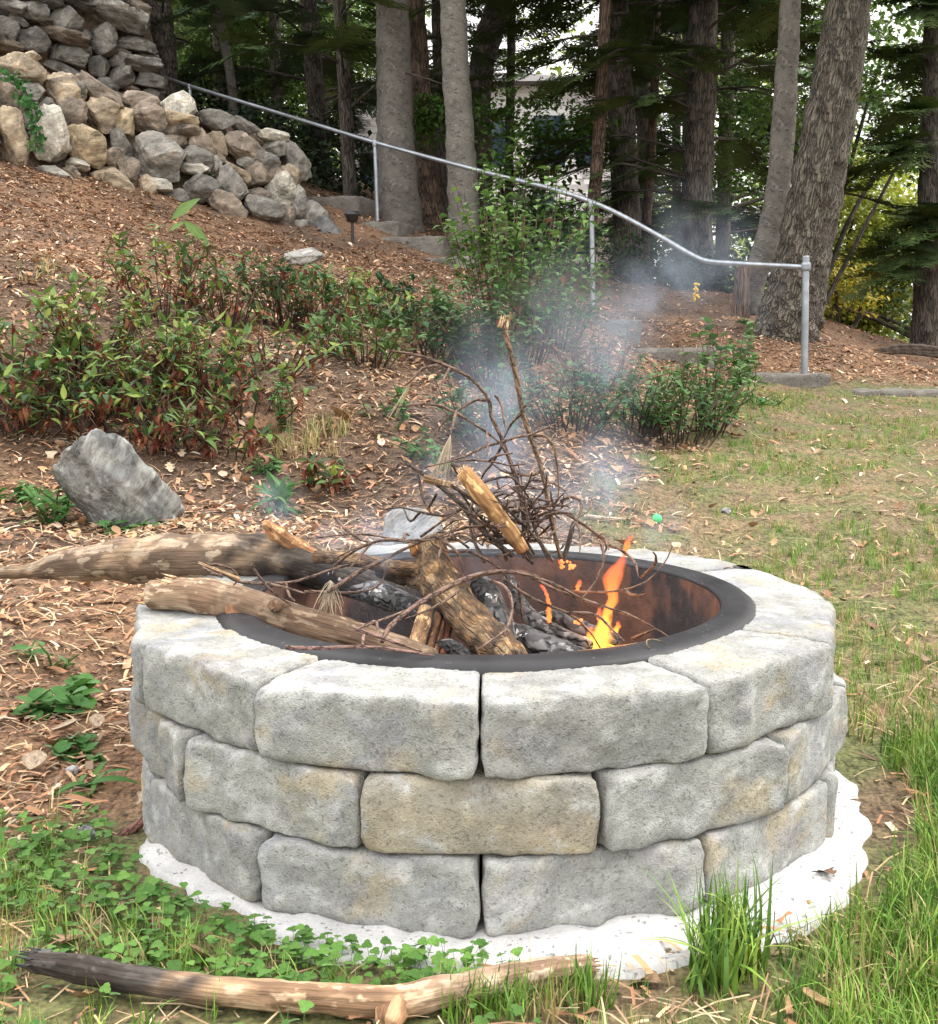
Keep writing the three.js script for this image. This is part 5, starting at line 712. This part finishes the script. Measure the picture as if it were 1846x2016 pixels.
  weed('tiny pointed weed near the upper left of the block ring', 100, 1310, { h: 0.09, stems: 3, per: 3 });
  weed('flat dandelion like weed at the lower left of the ring', 180, 1555, { h: 0.05, r: 0.05, stems: 4, per: 3, kinds: LEAVES.long, scale: 0.5 });
  weed('weed with long upright leaf in the smoke above the rotting log', 560, 1010, { h: 0.14, kinds: LEAVES.laurel });
  weed('low green weed in the litter right of the boulder', 520, 930, { h: 0.1 });
  weed('round leaved stem weed in the middle of the bank', 570, 850, { h: 0.26, r: 0.08, kinds: LEAVES.round, scale: 0.9 });
  weed('pale weeds among dark litter behind the brushwood tips', 770, 830, { h: 0.2, r: 0.15, stems: 9, kinds: LEAVES.round, scale: 1.1 });
  weed('small weeds left of the tall stick in the smoke', 860, 910, { h: 0.16, r: 0.2, stems: 9, kinds: LEAVES.round, scale: 1.1 });
  weed('bright green weed at the corner of the lawn below the sapling', 1490, 800, { h: 0.12, r: 0.18, stems: 14 });
  weed('weed at the left end of the rotting log', 240, 1048, { h: 0.07, r: 0.12, stems: 6 });
  weed('green weed tuft at the left end of the field stone wall foot', 395, 400, { h: 0.3, r: 0.25, stems: 14, scale: 1.6, kinds: LEAVES.oval });
  const yl = thing('goldenrod', 'single yellow flower spike in the shade beside the curved trunk', 'flower', P(1372, 600, 10.6)); part('stem', limb([P(1372, 604, 10.6), P(1370, 560, 10.6)], [0.004, 0.003], { sides: 5, step: 0.05 }), leafMat([0.12, 0.22, 0.06]), yl);
  const yb = []; for (let i = 0; i < 26; i++) yb.push(moved(new THREE.IcosahedronGeometry(0.012, 0), mat4(P(1371 + R(-5, 5), R(558, 592), 10.6 + R(-0.02, 0.02)), new THREE.Euler(0, 0, 0), 1))); part('blossom', mergeGeometries(yb), std({ name: 'yellow petals', color: C(0.75, 0.5, 0.02) }), yl);
}
// ---------------------------------------------------------------- litter, grass, clover
{
  rnd = rngOf(777);
  const near = (r0, r1, pow = 1) => { const r = r0 + (r1 - r0) * Math.pow(rnd(), pow), a = R(-0.46, 0.46); return [camera.position.x + Math.sin(a) * r, camZ - Math.cos(a) * r, r]; };
  const ground = scene.children.find((o) => o.name === 'ground');
  const inPit = (x, z, r = 0.68) => Math.hypot(x, z) < r;
  const chip = [leafGeo(1, 0.3, 0.15, 0.1, 2, () => 1), leafGeo(1, 0.22, 0.35, 0.3, 3, (t) => 1 - 0.6 * Math.abs(t - 0.4)), leafGeo(1, 0.45, 0.1, -0.2, 2, (t) => 0.6 + 0.4 * Math.sin(t * 9))];
  const CH2 = [[0.47, 0.28, 0.16], [0.32, 0.165, 0.085], [0.54, 0.36, 0.22], [0.15, 0.085, 0.055], [0.4, 0.2, 0.105], [0.62, 0.48, 0.35], [0.2, 0.135, 0.09], [0.36, 0.18, 0.095]];
  const chipMats = CH2.map((c) => std({ name: 'wood chip', color: C(...c) })), lists = [[], [], []], pieces = [];
  for (let i = 0; i < 84000; i++) {
    const [x, z, r] = i < 66000 ? near(1.15, 10.5, 0.9) : near(8, 17); if (inPit(x, z)) continue; const l = lawn(x, z); if (rnd() < l * 0.9) continue;
    const k = Math.floor(rnd() * 3), s = R(0.012, 0.05) * (rnd() < 0.1 ? 1.5 : 1) * lerp(0.8, 1.25, ss(r, 2, 7)) * lerp(1, 1.6, ss(r, 8, 14)), c = pick(CH2), m = mat4(onGround(x, z, R(0.002, 0.014)), new THREE.Euler(-Math.PI / 2 + R(-0.45, 0.45), 0, 0).reorder('YXZ'), s);
    const e = new THREE.Euler(-Math.PI / 2 + R(-0.4, 0.4), R(0, 6.28), R(-0.5, 0.5), 'YXZ'); m.compose(onGround(x, z, R(0.003, 0.016)), new THREE.Quaternion().setFromEuler(e), V(s * R(0.6, 1.2), s, s));
    if (r < 2.6 && s > 0.034 && pieces.length < 260) pieces.push([m, CH2.indexOf(c), k]); else lists[k].push([m, jit(c, 0.3)]);
  }
  for (const [m, c, k] of pieces) { const e = new THREE.Mesh(chip[k], chipMats[c]); e.name = 'wood_chip'; m.decompose(e.position, e.quaternion, e.scale); ground.add(e); }
  lists.forEach((l, i) => tag(inst('wood_chips', chip[i], M.dry, l), ['shredded wood chips spread over the bank and the ground at left', 'narrow shredded bark strips mixed through the mulch', 'ragged broad bark flakes mixed through the mulch'][i], null, null, 'stuff'));
  // fallen needles and straw
  const nd = leafGeo(1, 0.035, 0.2, 0, 2, () => 1), ndl = [];
  for (let i = 0; i < 26000; i++) { const [x, z, r] = near(1.15, 9.5, 0.9); if (inPit(x, z, 0.7)) continue; const l = lawn(x, z); if (l < 0.4 ? rnd() < 0.4 : rnd() < 0.68) continue; const e = new THREE.Euler(-Math.PI / 2 + R(-0.25, 0.25), R(0, 6.28), R(-0.4, 0.4), 'YXZ'); ndl.push([new THREE.Matrix4().compose(onGround(x, z, R(0.004, 0.02)), new THREE.Quaternion().setFromEuler(e), V(1, 1, 1).multiplyScalar(R(0.03, 0.1))), jit(pick([[0.42, 0.3, 0.17], [0.5, 0.4, 0.25], [0.3, 0.19, 0.11]]), 0.25)]); }
  tag(inst('fallen_needles', nd, M.dry, ndl), 'dry pine needles and straw lying over the thin lawn', null, null, 'stuff');
  // dry oak and maple leaves
  const lobes = [(t) => (0.35 + 0.65 * Math.sin(Math.PI * t)) * (0.72 + 0.34 * Math.sin(t * 20)), (t) => Math.sin(Math.PI * Math.min(1, 0.06 + t * 0.94)), (t) => (0.3 + 0.9 * Math.sin(Math.PI * t) ** 2) * (0.8 + 0.25 * Math.cos(t * 15))];
  const dl = lobes.flatMap((f, i) => [leafGeo(0.09, 0.06, 0.5 + 0.2 * i, 0.35, 10, f), leafGeo(0.075, 0.055, -0.5, 0.5, 10, f)]);
  const DC = [[0.42, 0.27, 0.16], [0.33, 0.18, 0.095], [0.52, 0.4, 0.29], [0.26, 0.145, 0.085], [0.45, 0.27, 0.14]], dmat = DC.map((c) => std({ name: 'dry leaf', color: C(...c), map: T.rock, side: THREE.DoubleSide }));
  const dleaf = (label, p, s, ci, g, e, group) => { const m = lone('dry_leaf', label, 'dead leaf', g, dmat[ci], group); m.position.copy(p); m.scale.setScalar(s); m.rotation.copy(e ?? new THREE.Euler(-Math.PI / 2 + R(-0.3, 0.3), R(0, 6.28), R(-0.3, 0.3), 'YXZ')); return m; };
  for (const [px, py, s, c, l] of [[100, 1450, 0.85, 2, 'large pale curled leaf on the wood chips left of the ring'], [300, 1532, 0.8, 4, 'orange brown curled leaf touching the left foot of the ring'], [155, 1850, 0.75, 0, 'brown leaf lying in the clover above the fallen branch'], [180, 1975, 0.7, 4, 'tan leaf under the black end of the fallen branch'], [545, 1888, 0.3, 1, 'small brown leaf in the clover above the fallen branch'], [478, 770, 1.9, 2, 'big ribbed pale leaf among the laurels'], [520, 870, 1.5, 0, 'pale tan leaf in the litter below the laurels'], [690, 838, 1.6, 4, 'light brown oak leaf at the edge of the dark hollow'], [510, 835, 1.3, 1, 'glossy brown leaf on the bank'], [1650, 2005, 0.8, 4, 'orange leaf at the bottom edge in the long grass'], [1640, 1740, 0.55, 3, 'dark brown leaf at the right foot of the sand bed'], [1232, 1075, 1.3, 4, 'orange leaf on the bare lawn behind the ring'], [1208, 980, 1.1, 4, 'orange brown leaf on the bare ground in the smoke below the low bushes'], [1460, 862, 1.3, 1, 'rusty leaf by the grass patch right of the bushes'], [215, 1500, 0.5, 3, 'small red brown leaf in the chips beside the ring'], [60, 1530, 0.8, 2, 'pale leaf at the left edge below the weeds'], [270, 1600, 0.5, 2, 'whitish leaf fragment by the dark stick']])
    dleaf(l, G(px, py).add(V(0, 0.015, 0)), s, c, pick(dl));
  const many = []; for (let i = 0; i < 2000; i++) { const [x, z, r] = near(1.3, 12); if (inPit(x, z, 0.74)) continue; const l = lawn(x, z); if (l > 0.5 && rnd() < 0.75) continue; if (r < 5 && l < 0.4 && rnd() < 0.3) continue; many.push([x, z, r]); }
  for (let i = 0; i < 1500; i++) { const x = R(-3.2, 0.9), z = R(-4.6, -1.1); if (lawn(x, z) < 0.5 && Math.abs(x - camera.position.x) < 0.46 * (camZ - z)) many.push([x, z, Math.hypot(x, camZ - z)]); }
  many.sort((a, b) => a[2] - b[2]);
  const ls = dl.map(() => []);
  many.forEach(([x, z, r], i) => { const k = Math.floor(rnd() * dl.length), s = R(0.28, 0.75), p = onGround(x, z, 0.008); if (i < 200) dleaf('dry brown leaf lying in the litter on the ground', p, s, Math.floor(rnd() * 5), dl[k], null, 'dry leaves scattered on the ground'); else ls[k].push([mat4(p, new THREE.Euler(-Math.PI / 2 + R(-0.3, 0.3), R(0, 6.28), R(-0.3, 0.3), 'YXZ'), s), jit(pick(DC), 0.25)]); });
  { const g = []; ls.forEach((l, i) => l.forEach(([m, c]) => { const q = moved(dl[i], m), n = q.attributes.position.count, a = new Float32Array(n * 3); for (let k = 0; k < n; k++) { a[k * 3] = c.r; a[k * 3 + 1] = c.g; a[k * 3 + 2] = c.b; } q.setAttribute('color', new THREE.BufferAttribute(a, 3)); g.push(q); })); lone('leaf_litter', 'dry brown leaves strewn over the farther bank', null, mergeGeometries(g), std({ name: 'leaf litter', vertexColors: true }), null, 'stuff'); }
  const bl = [P(62, 1892, 1.335), P(520, 1958, 1.266), P(780, 1972, 1.252), P(1164, 1902, 1.322)], nearBranch = (x, z) => { for (let i = 0; i < 3; i++) { const a = bl[i], b = bl[i + 1]; if (x < a.x - 0.01 || x > b.x + 0.01) continue; const dz = z - lerp(a.z, b.z, clamp((x - a.x) / (b.x - a.x), 0, 1)); if (dz > -0.025 && dz < 0.03) return true; if (dz >= 0.03 && dz < 0.1 && rnd() < 0.8) return true; } return false; };
  // grass
  const tuftOf = (n, spread, bend) => { const gs = []; for (let i = 0; i < n; i++) gs.push(moved(leafGeo(R(0.6, 1), R(0.028, 0.05), R(0.15, bend), 0.25, 5, (t) => 1 - t ** 1.6 + 0.02), mat4(V(R(-spread, spread), 0, R(-spread, spread)), new THREE.Euler(R(-0.5, 0.5), R(0, 6.28), 0, 'YXZ'), 1))); return mergeGeometries(gs); };
  const tufts = [tuftOf(6, 0.12, 0.7), tuftOf(7, 0.2, 1.0), tuftOf(5, 0.1, 0.4)], gl = [[], [], []];
  const GC = [[0.11, 0.22, 0.03], [0.15, 0.28, 0.04], [0.08, 0.17, 0.03], [0.22, 0.32, 0.06]], TC = [[0.42, 0.33, 0.17], [0.34, 0.28, 0.12]];
  const tuft = (x, z, s, c) => gl[Math.floor(rnd() * 3)].push([mat4(onGround(x, z, -0.004), new THREE.Euler(R(-0.2, 0.2), R(0, 6.28), R(-0.2, 0.2)), V(s * R(0.8, 1.2), s * R(0.8, 1.15), s)), jit(c, 0.25)]);
  for (let i = 0; i < 42000; i++) {
    const [x, z, r] = near(1.12, 8.8, 0.85); if (inPit(x, z, 0.735)) continue; const l = lawn(x, z); if (rnd() > l || nearBranch(x, z)) continue;
    const corner = ss(x, 0.25, 0.6) * ss(r, 3.2, 1.5 + 0.001) * 0 + (x > 0.32 && z > -0.2 ? ss(x + 0.25 * z, 0.4, 0.75) : 0), leftLawn = z > 0.22 && x < -0.15 ? 1 : 0, g = n3(x * 1.1, 50, z * 1.1) + 0.5 * n3(x * 3.1, 60, z * 3.1);
    if (corner > 0.3) { if (rnd() < 0.9) tuft(x, z, R(0.04, 0.09), rnd() < 0.16 ? pick(TC) : pick(GC)); } else if (leftLawn) { if (rnd() < 0.9) tuft(x, z, R(0.03, 0.075), rnd() < 0.3 ? pick(TC) : pick(GC)); } else if (z > 0.4) { if (rnd() < 0.32) tuft(x, z, R(0.03, 0.06), rnd() < 0.5 ? pick(TC) : pick(GC)); } else if (g > 0.0) tuft(x, z, R(0.03, 0.06), rnd() < 0.3 ? pick(TC) : pick(GC)); else if (rnd() < 0.4) tuft(x, z, R(0.018, 0.04), rnd() < 0.55 ? pick(TC) : pick(GC));
  }
  for (let i = 0; i < 9000; i++) { const x = R(0.3, 1.3), z = R(-0.1, 1.0); if (inPit(x, z, 0.77)) continue; if (x + 0.3 * z < 0.62 || (rnd() < 0.5 && x < 0.5)) continue; tuft(x, z, R(0.045, 0.1), rnd() < 0.14 ? pick(TC) : pick(GC)); }
  for (let i = 0; i < 40; i++) { const a = R(-0.06, 0.06), p = G(1440 + R(-60, 50), 1900 + R(-30, 50)); tuft(p.x, p.z, R(0.09, 0.17), pick(GC)); }        // the tall tuft on the sand
  for (let i = 0; i < 70; i++) { const p = G(R(880, 1200), R(1965, 2010)); tuft(p.x, p.z, R(0.04, 0.09), rnd() < 0.3 ? pick(TC) : pick(GC)); }
  for (const [px, py, n, w] of [[600, 880, 26, 60], [650, 850, 18, 40], [80, 545, 10, 40]]) for (let i = 0; i < n; i++) { const p = G(px + R(-w, w), py + R(-w * 0.4, w * 0.4)); tuft(p.x, p.z, R(0.07, 0.14), rnd() < 0.7 ? pick(TC) : [0.2, 0.24, 0.09]); }
  const grassMat = new THREE.MeshPhysicalMaterial({ name: 'grass', roughness: 0.6, specularIntensity: 0.5 });
  ['grass blades of the lawn round the fire pit', 'loose arching grass tufts of the lawn', 'upright grass tufts of the lawn'].forEach((l, i) => tag(inst('grass', tufts[i], grassMat, gl[i]), l, null, null, 'stuff'));
  // clover
  const lob = (t) => Math.min(1, Math.sin(Math.PI * Math.min(1, 0.1 + t * 0.86)) * 1.15), c1 = leafGeo(0.012, 0.0125, 0.25, 0.2, 4, lob), trio = [];
  for (let k = 0; k < 3; k++) trio.push(moved(c1, mat4(V(0, 0.0, 0), new THREE.Euler(-1.25, k * 2.094, 0, 'YXZ'), 1)));
  trio.push(limb([V(0, -0.05, 0.006), V(0, 0, 0)], [0.0006, 0.0005], { sides: 4, step: 0.05 }));
  const clover = mergeGeometries(trio.map((g) => g)), cl = [];
  for (let i = 0; i < 7200; i++) { const x = R(-1.1, 0.05), z = R(0.2, 1.1), r = Math.hypot(x, z); if (r < 0.66 || nearBranch(x, z)) continue; const dens = ss(n3(x * 3, 70, z * 3) + 0.9 * ss(0.95 - r, 0, 0.3) + (x < -0.2 ? 0.3 : -0.35), 0.05, 0.7); if (rnd() > dens * lawn(x, z)) continue; const up = R(0.008, 0.032); cl.push([mat4(onGround(x, z, up), new THREE.Euler(R(-0.4, 0.5), R(0, 6.28), R(-0.4, 0.4)), R(0.35, 0.92)), jit(pick([[0.15, 0.33, 0.06], [0.2, 0.4, 0.08], [0.11, 0.26, 0.05]]), 0.2)]); }
  tag(inst('clover', clover, M.leaf, cl), 'clover growing thickly in the grass left of the fire pit', null, null, 'stuff');
  // odd things
  const ball = lone('green_ball', 'small bright green ball lying on the lawn behind the ring', 'ball', new THREE.SphereGeometry(0.018, 20, 14), std({ name: 'green rubber', color: C(0.06, 0.62, 0.2), roughness: 0.5 })); ball.position.copy(G(1293, 1030)).add(V(0, 0.016, 0));
  for (const [px, py, w, l] of [[172, 1648, 0.035, 'small bluish grey pebble in the chips left of the sand'], [140, 1520, 0.03, 'whitish stone chip among the leaves at left'], [1430, 1010, 0.04, 'small pale stone on the lawn behind the ring']]) { const m = lone('pebble', l, 'pebble', stoneGeo(px, w, w * 0.7, w * 0.8, [0.5, 0.5, 0.52], 0.2, 8), M.rockNear); m.position.copy(G(px, py)).add(V(0, w * 0.25, 0)); m.updateMatrixWorld(); }
  const bp = thing('fallen_boughs', 'heap of fallen bare boughs on the ground at the right edge', 'branches', P(1780, 700, 10.6)); for (let i = 0; i < 9; i++) part('bough', limb(line3([[1675 + R(0, 30), 702 + R(-6, 6), 10.8], [1760, 686 + R(-4, 8), 10.7], [1870, 696 + R(-8, 10), 10.6], [1960, 710 + R(-20, 10), 10.5]]), [0.012, 0.024, 0.02, 0.016], { sides: 7, step: 0.08, rough: 0.15, color: shade([0.2, 0.15, 0.12], 0.3, 9) }), M.twig, bp);
  const st = [[1110, 1110], [780, 1010]]; 
  for (const [a, b, l] of [[[1150, 1020, 3.9], [1240, 1028, 3.8], 'pale stick lying on the ground behind the smoke']]) { const s = thing('stick', l, 'stick', G(a[0], a[1])); part('wood', limb([G(a[0], a[1]).add(V(0, 0.01, 0)), G(b[0], b[1]).add(V(0, 0.012, 0))], [0.007, 0.005], { sides: 7, step: 0.03, rough: 0.2, color: shade([0.8, 0.65, 0.48]) }), M.twig, s); }
}
// ---------------------------------------------------------------- smoke: faint soft billows, gently curved sheets turned every way through the plume
{
  rnd = rngOf(99);
  const puff = new THREE.PlaneGeometry(2, 2, 6, 6); { const q = puff.attributes.position; for (let i = 0; i < q.count; i++) q.setZ(i, 0.35 * (q.getX(i) ** 2 + q.getY(i) ** 2) + 0.12 * Math.sin(q.getX(i) * 3)); puff.computeVertexNormals(); }
  const al = tex(256, (u, v) => { const x = u * 2 - 1, y = v * 2 - 1, r = Math.hypot(x, y), f = ss(1 - r, 0, 0.85); return f * (0.12 + 0.95 * ss(tfbm(u, v, 3, 401, 5), 0.36, 0.7)); });
  const gauss = () => (rnd() + rnd() + rnd() + rnd() - 2) * 1.73, list = [];
  // [picture x, y, depth, spread x, y (px), spread in depth (m), billows, radius (m)]
  for (const [px, py, d, sx, sy, sd, n, rad] of [[1140, 880, 2.7, 80, 100, 0.25, 5, 0.18], [1020, 900, 2.4, 80, 90, 0.2, 3, 0.15], [900, 970, 2.25, 100, 50, 0.16, 4, 0.12], [690, 1075, 2.15, 90, 28, 0.08, 4, 0.08], [780, 1140, 2.1, 80, 20, 0.06, 2, 0.07], [1290, 510, 4.6, 40, 80, 0.4, 3, 0.27], [1210, 720, 3.6, 70, 90, 0.4, 3, 0.25], [570, 1010, 2.3, 60, 25, 0.1, 2, 0.1], [870, 740, 3.2, 90, 70, 0.4, 2, 0.22], [1250, 1000, 2.6, 60, 45, 0.3, 2, 0.14]])
    for (let i = 0; i < n; i++) { const p = P(px + gauss() * sx, py + gauss() * sy, d); p.z += gauss() * sd; const s = rad * R(0.7, 1.4); if (p.y < height(p.x, p.z) + s * 0.3) continue; list.push([mat4(p, new THREE.Euler(R(-0.7, 0.7), R(-0.8, 0.8), R(0, 6.28)), V(s * R(0.8, 1.2), s * R(0.9, 1.4), s))]); }
  const m = inst('smoke', puff, std({ name: 'smoke', color: C(0.5, 0.6, 0.77), roughness: 1, transparent: true, opacity: 0.15, alphaMap: al, side: THREE.DoubleSide }), list); tag(m, 'thin blue white wood smoke drifting up from the fire', null, null, 'stuff');
}
scene.traverse((o) => { if (o.isMesh) { o.castShadow = o.name !== 'smoke'; o.receiveShadow = true; } if (o.isLight) o.castShadow = true; });
renderer.render(scene, camera);
